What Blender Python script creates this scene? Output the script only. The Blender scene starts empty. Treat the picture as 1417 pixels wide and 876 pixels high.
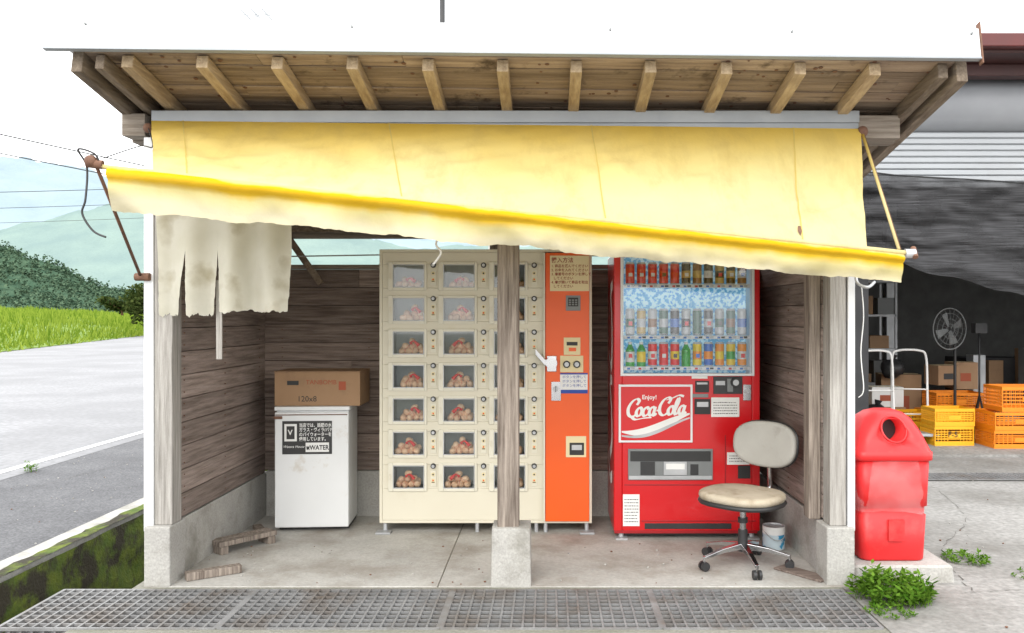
import bpy, bmesh, math, random
from mathutils import Vector, Matrix, noise
random.seed(7)
D=bpy.data; C=bpy.context; scene=C.scene
R=random.random
def U(a,b): return a+(b-a)*random.random()

# ------------------------------------------------------------ helpers
def empty(name):
    e=D.objects.new(name,None); e.empty_display_size=.1
    scene.collection.objects.link(e); return e

class MB:
    def __init__(s,M=None):
        s.v=[];s.f=[];s.m=[];s.sm=[];s.mats=[];s.M=M
    def mi(s,m):
        if m not in s.mats: s.mats.append(m)
        return s.mats.index(m)
    def add(s,vs,fs,mat,smooth=False,M=None):
        b=len(s.v)
        for p in vs:
            p=Vector(p)
            if M is not None: p=M@p
            if s.M is not None: p=s.M@p
            s.v.append(p)
        k=s.mi(mat)
        for f in fs:
            s.f.append([b+i for i in f]); s.m.append(k); s.sm.append(smooth)
    def face(s,pts,mat): s.add(pts,[list(range(len(pts)))],mat)
    def box(s,x0,x1,y0,y1,z0,z1,mat,M=None):
        v=[(x0,y0,z0),(x1,y0,z0),(x1,y1,z0),(x0,y1,z0),(x0,y0,z1),(x1,y0,z1),(x1,y1,z1),(x0,y1,z1)]
        f=[(0,3,2,1),(4,5,6,7),(0,1,5,4),(1,2,6,5),(2,3,7,6),(3,0,4,7)]
        s.add(v,f,mat,False,M)
    def cyl(s,p0,p1,r0,r1,mat,n=16,caps=True,smooth=True):
        p0=Vector(p0);p1=Vector(p1);d=(p1-p0).normalized()
        a=d.orthogonal().normalized();b=d.cross(a)
        vs=[]
        for p,r in((p0,r0),(p1,r1)):
            for i in range(n):
                t=2*math.pi*i/n; vs.append(p+a*(r*math.cos(t))+b*(r*math.sin(t)))
        s.add(vs,[(i,(i+1)%n,n+(i+1)%n,n+i) for i in range(n)],mat,smooth)
        if caps:
            s.add(vs[:n],[list(range(n))[::-1]],mat); s.add(vs[n:],[list(range(n))],mat)
    def sphere(s,c,r,mat,seg=12,rings=8,M=None,fn=None):
        if isinstance(r,(int,float)): r=(r,r,r)
        vs=[];fs=[]
        for j in range(rings+1):
            ph=math.pi*j/rings
            for i in range(seg):
                t=2*math.pi*i/seg
                q=Vector((math.sin(ph)*math.cos(t),math.sin(ph)*math.sin(t),math.cos(ph)))
                k=fn(q) if fn else 1
                p=Vector((q.x*r[0]*k,q.y*r[1]*k,q.z*r[2]*k))
                if M is not None: p=M@p
                vs.append(p+Vector(c))
        for j in range(rings):
            for i in range(seg):
                fs.append((j*seg+i,(j+1)*seg+i,(j+1)*seg+(i+1)%seg,j*seg+(i+1)%seg))
        s.add(vs,fs,mat,True)
    def tube(s,pts,r,mat,n=8):
        pts=[Vector(p) for p in pts]; vs=[];fs=[]
        a=None
        for i,p in enumerate(pts):
            d=(pts[min(i+1,len(pts)-1)]-pts[max(i-1,0)]).normalized()
            if a is None: a=d.orthogonal().normalized()
            else:
                a=(a-d*a.dot(d)).normalized()
            b=d.cross(a); rr=r[i] if isinstance(r,(list,tuple)) else r
            for k in range(n):
                t=2*math.pi*k/n; vs.append(p+a*(rr*math.cos(t))+b*(rr*math.sin(t)))
        for i in range(len(pts)-1):
            for k in range(n):
                fs.append((i*n+k,i*n+(k+1)%n,(i+1)*n+(k+1)%n,(i+1)*n+k))
        fs.append(list(range(n))[::-1]); fs.append([ (len(pts)-1)*n+k for k in range(n)])
        s.add(vs,fs,mat,True)
    def lathe(s,prof,c,mat,n=20,mats=None):
        c=Vector(c)
        for j in range(len(prof)-1):
            vs=[]
            for (r,z) in (prof[j],prof[j+1]):
                for i in range(n):
                    t=2*math.pi*i/n; vs.append(c+Vector((r*math.cos(t),r*math.sin(t),z)))
            s.add(vs,[(i,(i+1)%n,n+(i+1)%n,n+i) for i in range(n)],mats[j] if mats else mat,True)
    def grid(s,fn,nu,nv,mat,smooth=True):
        vs=[fn(i/nu,j/nv) for j in range(nv+1) for i in range(nu+1)]
        vs=[Vector(p) for p in vs]
        fs=[(j*(nu+1)+i,j*(nu+1)+i+1,(j+1)*(nu+1)+i+1,(j+1)*(nu+1)+i) for j in range(nv) for i in range(nu)]
        s.add(vs,fs,mat,smooth)
    def loft(s,secs,mat,cap0=True,cap1=True,smooth=True):
        n=len(secs[0]); vs=[p for q in secs for p in q]
        fs=[(j*n+i,j*n+(i+1)%n,(j+1)*n+(i+1)%n,(j+1)*n+i) for j in range(len(secs)-1) for i in range(n)]
        if cap0: fs.append(list(range(n))[::-1])
        if cap1: fs.append([(len(secs)-1)*n+i for i in range(n)])
        s.add(vs,fs,mat,smooth)
    def done(s,name,parent=None,bevel=0,seg=2):
        me=D.meshes.new(name); me.from_pydata([tuple(p) for p in s.v],[],s.f)
        for m in s.mats: me.materials.append(m)
        me.polygons.foreach_set('material_index',s.m); me.polygons.foreach_set('use_smooth',s.sm)
        me.update()
        ob=D.objects.new(name,me); scene.collection.objects.link(ob)
        if parent: ob.parent=parent
        if bevel:
            b=ob.modifiers.new('b','BEVEL'); b.width=bevel; b.segments=seg; b.limit_method='ANGLE'; b.angle_limit=math.radians(50)
        return ob

def rrect(cx,cy,z,hx,hy,r,n=5):
    pts=[]
    for (sx,sy,a0) in((1,1,0),(-1,1,90),(-1,-1,180),(1,-1,270)):
        for k in range(n+1):
            a=math.radians(a0+90*k/n)
            pts.append(Vector((cx+sx*(hx-r)+r*math.cos(a),cy+sy*(hy-r)+r*math.sin(a),z)))
    return pts

def nodes(name):
    m=D.materials.new(name); m.use_nodes=True
    nt=m.node_tree; return m,nt,nt.nodes,nt.links,nt.nodes['Principled BSDF']

def mat(name,c1,c2=None,rough=.6,metal=0,scale=4,stretch=(1,1,1),bump=0,bscale=None,island=0,
        dirt=None,dscale=2,dlo=.5,dhi=.75,spec=.5,lo=.3,hi=.7,fine=0,coat=0,detail=4,emit=0):
    m,nt,N,L,B=nodes(name)
    B.inputs['Roughness'].default_value=rough; B.inputs['Metallic'].default_value=metal
    B.inputs['Specular IOR Level'].default_value=spec
    if coat: B.inputs['Coat Weight'].default_value=coat; B.inputs['Coat Roughness'].default_value=.08
    tc=N.new('ShaderNodeTexCoord'); mp=N.new('ShaderNodeMapping'); mp.inputs['Scale'].default_value=stretch
    L.new(tc.outputs['Object'],mp.inputs['Vector'])
    vec=mp.outputs['Vector']
    geo=N.new('ShaderNodeNewGeometry')
    if island:
        ad=N.new('ShaderNodeVectorMath'); ad.operation='ADD'
        sc=N.new('ShaderNodeMath'); sc.operation='MULTIPLY'; sc.inputs[1].default_value=37.
        L.new(geo.outputs['Random Per Island'],sc.inputs[0])
        L.new(vec,ad.inputs[0]); L.new(sc.outputs[0],ad.inputs[1]); vec=ad.outputs[0]
    no=N.new('ShaderNodeTexNoise'); no.inputs['Scale'].default_value=scale; no.inputs['Detail'].default_value=detail
    no.inputs['Roughness'].default_value=.6
    L.new(vec,no.inputs['Vector'])
    r=N.new('ShaderNodeValToRGB')
    r.color_ramp.elements[0].position=lo; r.color_ramp.elements[1].position=hi
    r.color_ramp.elements[0].color=(*c1,1); r.color_ramp.elements[1].color=(*(c2 or [x*.88 for x in c1]),1)
    L.new(no.outputs['Fac'],r.inputs['Fac']); col=r.outputs['Color']
    if fine:
        n3=N.new('ShaderNodeTexNoise'); n3.inputs['Scale'].default_value=scale*30; n3.inputs['Detail'].default_value=3
        L.new(vec,n3.inputs['Vector'])
        mr=N.new('ShaderNodeMapRange'); mr.inputs[1].default_value=.3; mr.inputs[2].default_value=.7
        mr.inputs[3].default_value=1-fine; mr.inputs[4].default_value=1+fine
        L.new(n3.outputs['Fac'],mr.inputs[0])
        h=N.new('ShaderNodeHueSaturation'); L.new(mr.outputs[0],h.inputs['Value']); L.new(col,h.inputs['Color']); col=h.outputs[0]
    if island:
        mr=N.new('ShaderNodeMapRange'); mr.inputs[3].default_value=1-island; mr.inputs[4].default_value=1+island
        L.new(geo.outputs['Random Per Island'],mr.inputs[0])
        h=N.new('ShaderNodeHueSaturation'); L.new(mr.outputs[0],h.inputs['Value']); L.new(col,h.inputs['Color']); col=h.outputs[0]
    if dirt:
        n2=N.new('ShaderNodeTexNoise'); n2.inputs['Scale'].default_value=dscale; n2.inputs['Detail'].default_value=6; n2.inputs['Roughness'].default_value=.65
        L.new(tc.outputs['Object'],n2.inputs['Vector'])
        r2=N.new('ShaderNodeMapRange'); r2.inputs[1].default_value=dlo; r2.inputs[2].default_value=dhi
        L.new(n2.outputs['Fac'],r2.inputs[0])
        mx=N.new('ShaderNodeMixRGB'); L.new(r2.outputs[0],mx.inputs['Fac']); L.new(col,mx.inputs[1]); mx.inputs[2].default_value=(*dirt,1)
        col=mx.outputs[0]
    L.new(col,B.inputs['Base Color'])
    if emit:
        L.new(col,B.inputs['Emission Color']); B.inputs['Emission Strength'].default_value=emit
    if bump:
        nb=N.new('ShaderNodeTexNoise'); nb.inputs['Scale'].default_value=bscale or scale*4; nb.inputs['Detail'].default_value=3
        L.new(vec,nb.inputs['Vector'])
        b=N.new('ShaderNodeBump'); b.inputs['Strength'].default_value=bump; b.inputs['Distance'].default_value=.01
        L.new(nb.outputs['Fac'],b.inputs['Height']); L.new(b.outputs[0],B.inputs['Normal'])
    return m

def glass(name,tint=(1,1,1),gl=.12):
    m,nt,N,L,B=nodes(name); N.remove(B)
    o=N['Material Output']; t=N.new('ShaderNodeBsdfTransparent'); t.inputs[0].default_value=(*tint,1)
    g=N.new('ShaderNodeBsdfGlossy'); g.inputs['Roughness'].default_value=.03
    lw=N.new('ShaderNodeFresnel'); lw.inputs['IOR'].default_value=1.45
    mx=N.new('ShaderNodeMixShader'); ad=N.new('ShaderNodeMath'); ad.operation='ADD'; ad.inputs[1].default_value=gl-.04
    L.new(lw.outputs[0],ad.inputs[0]); L.new(ad.outputs[0],mx.inputs[0]); L.new(t.outputs[0],mx.inputs[1]); L.new(g.outputs[0],mx.inputs[2])
    L.new(mx.outputs[0],o.inputs[0]); return m

def cloth(name,build,trans=.35):
    m,nt,N,L,B=nodes(name); N.remove(B); o=N['Material Output']
    tc=N.new('ShaderNodeTexCoord'); col=build(N,L,tc)
    d=N.new('ShaderNodeBsdfDiffuse'); t=N.new('ShaderNodeBsdfTranslucent'); mx=N.new('ShaderNodeMixShader'); mx.inputs[0].default_value=trans
    nb=N.new('ShaderNodeTexNoise'); nb.inputs['Scale'].default_value=9; nb.inputs['Detail'].default_value=6
    L.new(tc.outputs['Object'],nb.inputs['Vector'])
    b=N.new('ShaderNodeBump'); b.inputs['Strength'].default_value=.4; b.inputs['Distance'].default_value=.025
    L.new(nb.outputs['Fac'],b.inputs['Height']); L.new(b.outputs[0],d.inputs['Normal'])
    L.new(col,d.inputs[0]); L.new(col,t.inputs[0]); L.new(d.outputs[0],mx.inputs[1]); L.new(t.outputs[0],mx.inputs[2])
    L.new(mx.outputs[0],o.inputs[0]); return m

def ramp(N,L,src,stops):
    r=N.new('ShaderNodeValToRGB'); e=r.color_ramp.elements
    e[0].position=stops[0][0]; e[0].color=(*stops[0][1],1); e[1].position=stops[-1][0]; e[1].color=(*stops[-1][1],1)
    for p,c in stops[1:-1]:
        q=e.new(p); q.color=(*c,1)
    L.new(src,r.inputs['Fac']); return r.outputs['Color']

# ------------------------------------------------------------ materials
M_conc=mat('concrete',(.42,.41,.38),(.33,.32,.30),rough=.9,scale=3,bump=.5,bscale=40,fine=.14,dirt=(.18,.17,.14),dscale=2.6,dlo=.5,dhi=.75)
M_floor=mat('floor_concrete',(.45,.44,.41),(.36,.35,.325),rough=.85,scale=1.6,bump=.35,bscale=60,fine=.10,dirt=(.25,.225,.19),dscale=2.3,dlo=.45,dhi=.70)
M_yard=mat('yard_concrete',(.30,.29,.275),(.22,.215,.20),rough=.92,scale=.9,bump=.6,bscale=45,fine=.22,dirt=(.145,.135,.12),dscale=.9,dlo=.46,dhi=.75)
M_gravel=mat('ground_soil',(.24,.23,.2),(.17,.17,.13),rough=1,scale=2,bump=.6,bscale=30,fine=.2)
M_road=mat('road_asphalt',(.255,.255,.262),(.205,.205,.212),rough=.9,scale=.5,bump=.3,bscale=80,fine=.2,dirt=(.19,.19,.195),dscale=.25,dlo=.45,dhi=.7)
M_should=mat('shoulder_asphalt',(.125,.125,.13),(.085,.085,.09),rough=.9,scale=2,bump=.6,bscale=120,fine=.4)
M_white=mat('white_paint',(.75,.75,.74),(.68,.68,.66),rough=.6,scale=3)
M_moss=mat('moss',(.05,.09,.008),(.12,.15,.012),rough=1,scale=7,bump=1,bscale=50,dirt=(.03,.025,.013),dscale=4,dlo=.46,dhi=.58)
M_dark=mat('drain_bottom_and_shade',(.02,.02,.016),(.035,.032,.025),rough=.9,scale=5,bump=.5)  # near-black: channel bottom, and painted shade under the yard grate
M_crack=mat('crack_dirt',(.12,.11,.095),(.08,.075,.065),rough=1,scale=5)
def wood(name,c1,c2,stretch,isl=.25,scale=6,**k):
    return mat(name,c1,c2,rough=.85,scale=scale,stretch=stretch,bump=.6,bscale=14,island=isl,lo=.32,hi=.68,spec=.2,**k)
M_wx=wood('wood_boards_x',(.27,.215,.185),(.12,.09,.075),(.5,8,8),.28,fine=.15)
M_wy=wood('wood_boards_y',(.31,.25,.22),(.15,.118,.10),(8,.5,8),.28,fine=.15)
M_soff=wood('wood_soffit',(.40,.31,.235),(.21,.155,.115),(.35,6,6),.28,scale=5,fine=.14,dirt=(.11,.08,.06),dscale=5,dlo=.57,dhi=.7)
M_raft=wood('wood_rafter',(.48,.37,.24),(.31,.225,.14),(7,.6,7),.15)
M_raftd=wood('wood_bargeboard',(.25,.2,.15),(.13,.1,.075),(7,.6,7),.2)
M_post=wood('wood_post',(.34,.29,.245),(.12,.095,.078),(9,9,.45),.1,scale=7,fine=.12)
M_postg=wood('wood_post_grey',(.42,.40,.37),(.22,.205,.185),(9,9,.45),.1,scale=7,fine=.12)
M_beam=wood('wood_beam',(.3,.26,.22),(.17,.14,.11),(.5,8,8),.15)
M_metalw=mat('metal_white',(.72,.73,.74),(.66,.67,.68),rough=.4,scale=2,spec=.5)
M_metalg=mat('metal_strip',(.34,.36,.38),(.27,.29,.31),rough=.5,scale=3,metal=.2)
M_galv=mat('galvanised_steel',(.52,.53,.54),(.36,.37,.38),rough=.45,metal=.4,scale=4)
M_grate=mat('grate_steel',(.27,.27,.27),(.17,.17,.17),rough=.6,metal=.2,scale=5,fine=.1,dirt=(.13,.10,.075),dscale=3,dlo=.48,dhi=.75)
M_chrome=mat('chrome',(.6,.6,.61),(.5,.5,.51),rough=.2,metal=1)
M_black=mat('black_plastic',(.018,.018,.02),(.03,.03,.03),rough=.45)
M_rust=mat('rusty_steel',(.12,.06,.04),(.2,.1,.06),rough=.8,scale=20)
M_cream=mat('machine_cream',(.66,.62,.50),(.62,.58,.46),rough=.42,scale=1.5,dirt=(.5,.43,.30),dscale=2.5,dlo=.58,dhi=.9)
M_cream2=mat('machine_cream_door',(.68,.65,.54),(.63,.60,.49),rough=.4,scale=1.5,island=.03)
M_orange=mat('machine_orange',(.78,.105,.006),(.72,.09,.005),rough=.38,scale=1.5)
M_intg=mat('locker_interior',(.42,.44,.42),(.34,.36,.34),rough=.6)
M_grayp=mat('grey_plastic',(.2,.21,.21),(.16,.17,.17),rough=.45)
M_egg=mat('eggshell',(.70,.40,.23),(.78,.53,.35),rough=.5,scale=6,island=.14)
M_netred=mat('net_red',(.75,.03,.015),(.65,.02,.02),rough=.6)
M_red=mat('machine_red',(.58,.006,.010),(.53,.005,.008),rough=.28,scale=1.2,coat=.3)
M_redd=mat('machine_red_dark',(.33,.006,.01),(.28,.006,.01),rough=.4)
M_fridge=mat('fridge_enamel',(.70,.71,.71),(.65,.66,.66),rough=.35,scale=2,dirt=(.42,.34,.24),dscale=5,dlo=.6,dhi=.85)
M_card=mat('cardboard',(.36,.225,.13),(.31,.19,.105),rough=.9,scale=3,dirt=(.24,.15,.09),dscale=5,dlo=.55,dhi=.8)
M_cardred=mat('card_red_ink',(.38,.1,.05),(.34,.09,.05),rough=.9)
M_paper=mat('paper_white',(.75,.75,.73),(.7,.7,.68),rough=.8)
M_paperc=mat('paper_cream',(.72,.62,.38),(.68,.58,.34),rough=.8)
M_ink=mat('ink_black',(.02,.02,.02),(.03,.03,.03),rough=.6)
M_inkbr=mat('ink_brown',(.28,.04,.02),(.25,.035,.02),rough=.6)
M_blue=mat('blue_label',(.02,.07,.35),(.02,.06,.3),rough=.6)
M_seat=mat('chair_fabric',(.5,.44,.34),(.4,.34,.25),rough=.95,scale=6,bump=.3,bscale=300,dirt=(.25,.19,.12),dscale=7,dlo=.5,dhi=.75)
M_backr=mat('chair_vinyl',(.36,.35,.32),(.31,.30,.27),rough=.7,scale=5,dirt=(.23,.22,.19),dscale=9,dlo=.55,dhi=.8)
M_bin=mat('bin_plastic_red',(.66,.02,.022),(.58,.016,.018),rough=.45,scale=2,dirt=(.6,.08,.07),dscale=5,dlo=.55,dhi=.9)
M_crateY=mat('crate_plastic_yellow',(.85,.42,.01),(.8,.38,.01),rough=.5)
M_crateO=mat('crate_plastic_orange',(.8,.24,.005),(.75,.21,.005),rough=.5)
M_glass=glass('window_glass',(.95,.97,.97),.06)
M_glass2=glass('display_glass',(.98,.99,1),.05)
M_shutter=mat('shutter_white',(.42,.44,.46),(.37,.39,.41),rough=.5,scale=1,dirt=(.3,.3,.3),dscale=1.5,dlo=.5,dhi=.9)
M_brown=mat('roof_brown',(.06,.02,.018),(.045,.016,.015),rough=.5)
M_whwall=mat('warehouse_wall',(.16,.16,.155),(.11,.11,.105),rough=.9)
M_whdark=mat('warehouse_dark',(.04,.04,.042),(.028,.028,.03),rough=.9)

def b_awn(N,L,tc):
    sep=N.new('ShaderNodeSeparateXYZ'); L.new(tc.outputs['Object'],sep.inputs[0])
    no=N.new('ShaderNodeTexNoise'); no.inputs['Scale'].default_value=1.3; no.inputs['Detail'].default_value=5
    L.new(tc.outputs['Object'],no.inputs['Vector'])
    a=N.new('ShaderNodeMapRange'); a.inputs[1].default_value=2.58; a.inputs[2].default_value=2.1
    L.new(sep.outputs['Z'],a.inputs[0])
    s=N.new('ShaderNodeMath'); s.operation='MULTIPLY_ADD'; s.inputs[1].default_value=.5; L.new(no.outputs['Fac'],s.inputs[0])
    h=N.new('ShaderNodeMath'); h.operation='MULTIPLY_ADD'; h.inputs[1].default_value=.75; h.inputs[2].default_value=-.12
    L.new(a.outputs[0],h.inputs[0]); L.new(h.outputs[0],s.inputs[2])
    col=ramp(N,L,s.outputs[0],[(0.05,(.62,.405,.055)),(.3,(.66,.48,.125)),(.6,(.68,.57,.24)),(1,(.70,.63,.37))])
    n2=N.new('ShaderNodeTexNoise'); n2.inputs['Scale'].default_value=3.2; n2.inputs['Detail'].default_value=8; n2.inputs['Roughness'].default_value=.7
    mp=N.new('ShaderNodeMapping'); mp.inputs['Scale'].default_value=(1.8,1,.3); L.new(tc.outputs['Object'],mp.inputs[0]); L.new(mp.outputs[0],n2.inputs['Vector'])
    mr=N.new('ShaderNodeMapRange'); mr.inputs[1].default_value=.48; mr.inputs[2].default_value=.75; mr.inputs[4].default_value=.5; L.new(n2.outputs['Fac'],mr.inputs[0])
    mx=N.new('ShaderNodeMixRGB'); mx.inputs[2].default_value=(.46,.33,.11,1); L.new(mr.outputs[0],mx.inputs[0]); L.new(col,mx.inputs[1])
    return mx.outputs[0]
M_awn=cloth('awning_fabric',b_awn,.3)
def b_val(N,L,tc):
    uv=N.new('ShaderNodeAttribute'); uv.attribute_name='vv'
    no=N.new('ShaderNodeTexNoise'); no.inputs['Scale'].default_value=4; no.inputs['Detail'].default_value=6
    L.new(tc.outputs['Object'],no.inputs['Vector'])
    s=N.new('ShaderNodeMath'); s.operation='MULTIPLY_ADD'; s.inputs[1].default_value=.35; L.new(no.outputs['Fac'],s.inputs[0]); L.new(uv.outputs['Fac'],s.inputs[2])
    return ramp(N,L,s.outputs[0],[(0.0,(.70,.58,.26)),(.2,(.70,.56,.22)),(.26,(.72,.42,.012)),(.48,(.70,.46,.04)),(.64,(.64,.56,.26)),(1.0,(.58,.53,.37))])
M_val=cloth('valance_fabric',b_val,.3)
def b_nor(N,L,tc):
    no=N.new('ShaderNodeTexNoise'); no.inputs['Scale'].default_value=5; no.inputs['Detail'].default_value=8
    L.new(tc.outputs['Object'],no.inputs['Vector'])
    return ramp(N,L,no.outputs['Fac'],[(.35,(.66,.64,.53)),(.55,(.72,.70,.6)),(.72,(.48,.44,.32))])
M_noren=cloth('curtain_fabric',b_nor,.4)
M_seam=cloth('awning_seam',lambda N,L,tc: ramp(N,L,tc.outputs['Object'],[(0,(.55,.42,.13)),(1,(.55,.42,.13))]),.2)

def netmat(name,col,alpha,scale,amp=.15):
    m,nt,N,L,B=nodes(name)
    B.inputs['Base Color'].default_value=(*col,1); B.inputs['Roughness'].default_value=.8
    tc=N.new('ShaderNodeTexCoord'); no=N.new('ShaderNodeTexNoise'); no.inputs['Scale'].default_value=scale; no.inputs['Detail'].default_value=3
    L.new(tc.outputs['Object'],no.inputs['Vector'])
    mr=N.new('ShaderNodeMapRange'); mr.inputs[1].default_value=.4; mr.inputs[2].default_value=.6
    mr.inputs[3].default_value=max(0,alpha-amp); mr.inputs[4].default_value=min(1,alpha+amp)
    L.new(no.outputs['Fac'],mr.inputs[0]); L.new(mr.outputs[0],B.inputs['Alpha']); return m
M_shade=netmat('shade_net_black',(.022,.022,.024),.86,3,.1)
M_bag=netmat('bag_film',(.8,.6,.6),.09,5,.05); M_bag.node_tree.nodes['Principled BSDF'].inputs['Roughness'].default_value=.1
_n=M_shade.node_tree.nodes; _l=M_shade.node_tree.links
_w=_n.new('ShaderNodeTexNoise'); _w.inputs['Scale'].default_value=5; _w.inputs['Detail'].default_value=5
_t=_n.new('ShaderNodeTexCoord'); _m=_n.new('ShaderNodeMapping'); _m.inputs['Scale'].default_value=(.5,1,22); _l.new(_t.outputs['Object'],_m.inputs[0]); _l.new(_m.outputs[0],_w.inputs['Vector'])
_l.new(ramp(_n,_l,_w.outputs['Fac'],[(.35,(.012,.012,.013)),(.7,(.065,.065,.07))]),_n['Principled BSDF'].inputs['Base Color'])

# ------------------------------------------------------------ text / strokes
def text(s,x,y,z,size,m,parent,name='lettering',rot=(math.pi/2,0,0),shear=0,align='LEFT',sx=1,bold=0):
    cu=D.curves.new(name,'FONT'); cu.body=s; cu.size=size; cu.shear=shear; cu.align_x=align; cu.offset=bold
    cu.resolution_u=3
    ob=D.objects.new(name,cu); scene.collection.objects.link(ob)
    dg=C.evaluated_depsgraph_get(); me=D.meshes.new_from_object(ob.evaluated_get(dg))
    D.objects.remove(ob); me.materials.clear(); me.materials.append(m)
    o=D.objects.new(name,me); scene.collection.objects.link(o); o.location=(x,y,z); o.rotation_euler=rot; o.scale=(sx,1,1); o.parent=parent
    return o
def catmull(P,n=8):
    P=[Vector(p) for p in P]; out=[]
    for i in range(len(P)-1):
        p0=P[max(i-1,0)];p1=P[i];p2=P[i+1];p3=P[min(i+2,len(P)-1)]
        for k in range(n):
            t=k/n
            out.append(.5*((2*p1)+(-p0+p2)*t+(2*p0-5*p1+4*p2-p3)*t*t+(-p0+3*p1-3*p2+p3)*t**3))
    out.append(P[-1]); return out
SC=[0]
def stroke(mb,pts,fn,nib,thin,m):
    P=catmull([(p[0],p[1],0) for p in pts])
    for i in range(len(P)-1):
        a,b=P[i],P[i+1]; d=b-a
        if d.length<1e-6: continue
        nrm=Vector((-d.y,d.x,0)).normalized()
        w=thin+abs(nrm.dot(Vector(nib)))
        off=nrm*w*.5; e=d.normalized()*thin*.4
        SC[0]+=1; k=(SC[0]%60)*.00002
        mb.face([fn(a-off-e,k),fn(b-off+e,k),fn(b+off+e,k),fn(a+off-e,k)],m)

# ============================================================ GROUND
g=MB()
xs=[-4000,-400,-60,-3.05,-2.3,1.62,60,4000]; ys=[-60,2.5,4.0,4.54,12,60,400,5000]
for i in range(len(xs)-1):
    for j in range(len(ys)-1):
        x0,x1,y0,y1=xs[i],xs[i+1],ys[j],ys[j+1]
        pit=(x0==-3.05 and 2.5<=y0<12) or (x0==-2.3 and y0==4.0)
        if not pit: g.face([(x0,y0,0),(x1,y0,0),(x1,y1,0),(x0,y1,0)],M_gravel)
g.done('ground')
ch=MB(); zb=-.62
ch.box(-3.25,-3.05,2.5,12,zb,.05,M_conc)
def mossf(u,v):
    y=2.5+9.5*u; z=.035-.62*v
    n=noise.noise(Vector((y*3,z*5,1)))*.03+noise.noise(Vector((y*12,z*12,4)))*.018
    return (-3.035+.02+n*(.4+v),y,z)
ch.grid(mossf,180,14,M_moss)
def mosst(u,v):
    y=2.5+9.5*u; n=noise.noise(Vector((y*4,v,7)))
    return (-3.13+.10*v+.05*n*(1-v),y,.056+.006*v+.01*noise.noise(Vector((y*14,v*4,2))))
ch.grid(mosst,180,3,M_moss)
ch.box(-2.3,-2.25,4.56,12,zb,-.003,M_conc)
ch.box(-2.3,1.66,4.541,4.6,zb,-.003,M_conc); ch.box(-2.3,1.66,3.94,3.999,zb,-.003,M_conc); ch.box(1.621,1.68,4,4.54,zb,-.003,M_conc)
ch.box(-2.3,-2.25,2.5,3.93,zb,-.003,M_conc)
ch.box(-3.2,1.7,2.4,12.1,zb-.1,zb,M_dark)
ch.done('drainage_channel')
def sheet(name,pts,m,z,th=0):
    b=MB(); b.face([(p[0],p[1],z) for p in pts],m); return b.done(name)
sheet('road',[(-5,-20),(-5,12),(-5.4,30),(-9,70),(-24,160),(-60,150),(-32,66),(-23,35),(-17,12),(-15,-20)],M_road,.008)
sheet('road_edge_line',[(-5.30,-20),(-5.2,-20),(-5.2,12),(-5.6,30),(-5.72,30),(-5.30,12)],M_white,.012)
sheet('pavement',[(-5,-20),(-3.26,-20),(-3.26,12),(-3.3,30),(-5.4,30),(-5,12)],M_should,.006)
sheet('concrete_yard',[(1.62,-20),(30,-20),(30,8.85),(1.75,8.85),(1.75,4.6),(1.62,4.6)],M_yard,.004)
sheet('concrete_apron',[(-2.3,-20),(1.6,-20),(1.6,3.93),(-2.3,3.93)],M_yard,.004)
s=MB(); s.box(-2.24,-.62,4.601,6.4,-.05,.006,M_floor); s.box(-.614,1.70,4.601,6.4,-.05,.006,M_floor); s.done('floor_slab',bevel=.003)
b=MB()
def crack(P,w,z=.008):
    P=catmull([(p[0],p[1],0) for p in P],14)
    P=[p+Vector((U(-.015,.015),U(-.015,.015),0)) for p in P]
    for i in range(len(P)-1):
        if R()<.22: continue
        d=(P[i+1]-P[i]).normalized(); n=Vector((-d.y,d.x,0)); wa=w*U(.4,1.2)
        b.face([P[i]-n*wa+Vector((0,0,z)),P[i+1]-n*wa*.6+Vector((0,0,z)),P[i+1]+n*wa*.6+Vector((0,0,z)),P[i]+n*wa+Vector((0,0,z))],M_crack)
crack([(1.75,4.25),(2.3,4.5),(3.0,4.6),(4.0,4.9),(5.5,5.2)],.003); crack([(2.3,4.5),(2.5,5.3),(3.1,6.2),(3.4,7.5)],.003); crack([(3.2,5.0),(4.2,6.3),(5.4,7.4)],.0025)
crack([(-4.9,3),(-4.2,5),(-4.5,7),(-4,10)],.003,.010)
b.done('ground_cracks')
b=MB()
for i in range(480):
    x,y=(U(1.75,6),U(3.9,8.4)) if R()<.55 else ((U(-5,-3.3),U(4,11)) if R()<.6 else (U(-2.1,1.5),U(4.62,5.6)))
    r_=U(.003,.009); b.sphere((x,y,.006+r_*.4),(r_,r_*U(.6,1),r_*.6),M_conc if R()<.7 else M_rust,5,4)
b.done('loose_gravel')

# grate
g=MB()
secs=[(-2.65,-1.6),(-1.59,-.53),(-.52,.54),(.55,1.6)]
for a,b_ in secs:
    for k in range(11):
        y=3.985+k*(4.545-3.985)/10; w=.0035 if 0<k<10 else .007
        g.box(a,b_,y-w,y+w,-.006,.008,M_grate)
    n=19
    for k in range(n+1):
        x=a+.004+(b_-a-.008)*k/n; w=.005 if 0<k<n else .009
        g.box(x-w,x+w,3.985,4.545,-.024,.0095,M_grate)
g.box(-2.64,-2.3,4.0,4.05,-.08,-.03,M_grate); g.box(-2.64,-2.3,4.48,4.53,-.08,-.03,M_grate)
g.done('drain_grate')
g=MB()
g.box(3.4,9,7.55,7.87,.006,.012,M_dark)  # dark sheet stands in for the shaded void below the grate
for k in range(9): g.box(3.4,9,7.55+k*.04-.004,7.55+k*.04+.004,.013,.020,M_grate)
for k in range(112): g.box(3.4+k*.05-.004,3.4+k*.05+.004,7.55,7.874,.014,.022,M_grate)
g.done('drain_grate.001')

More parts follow.
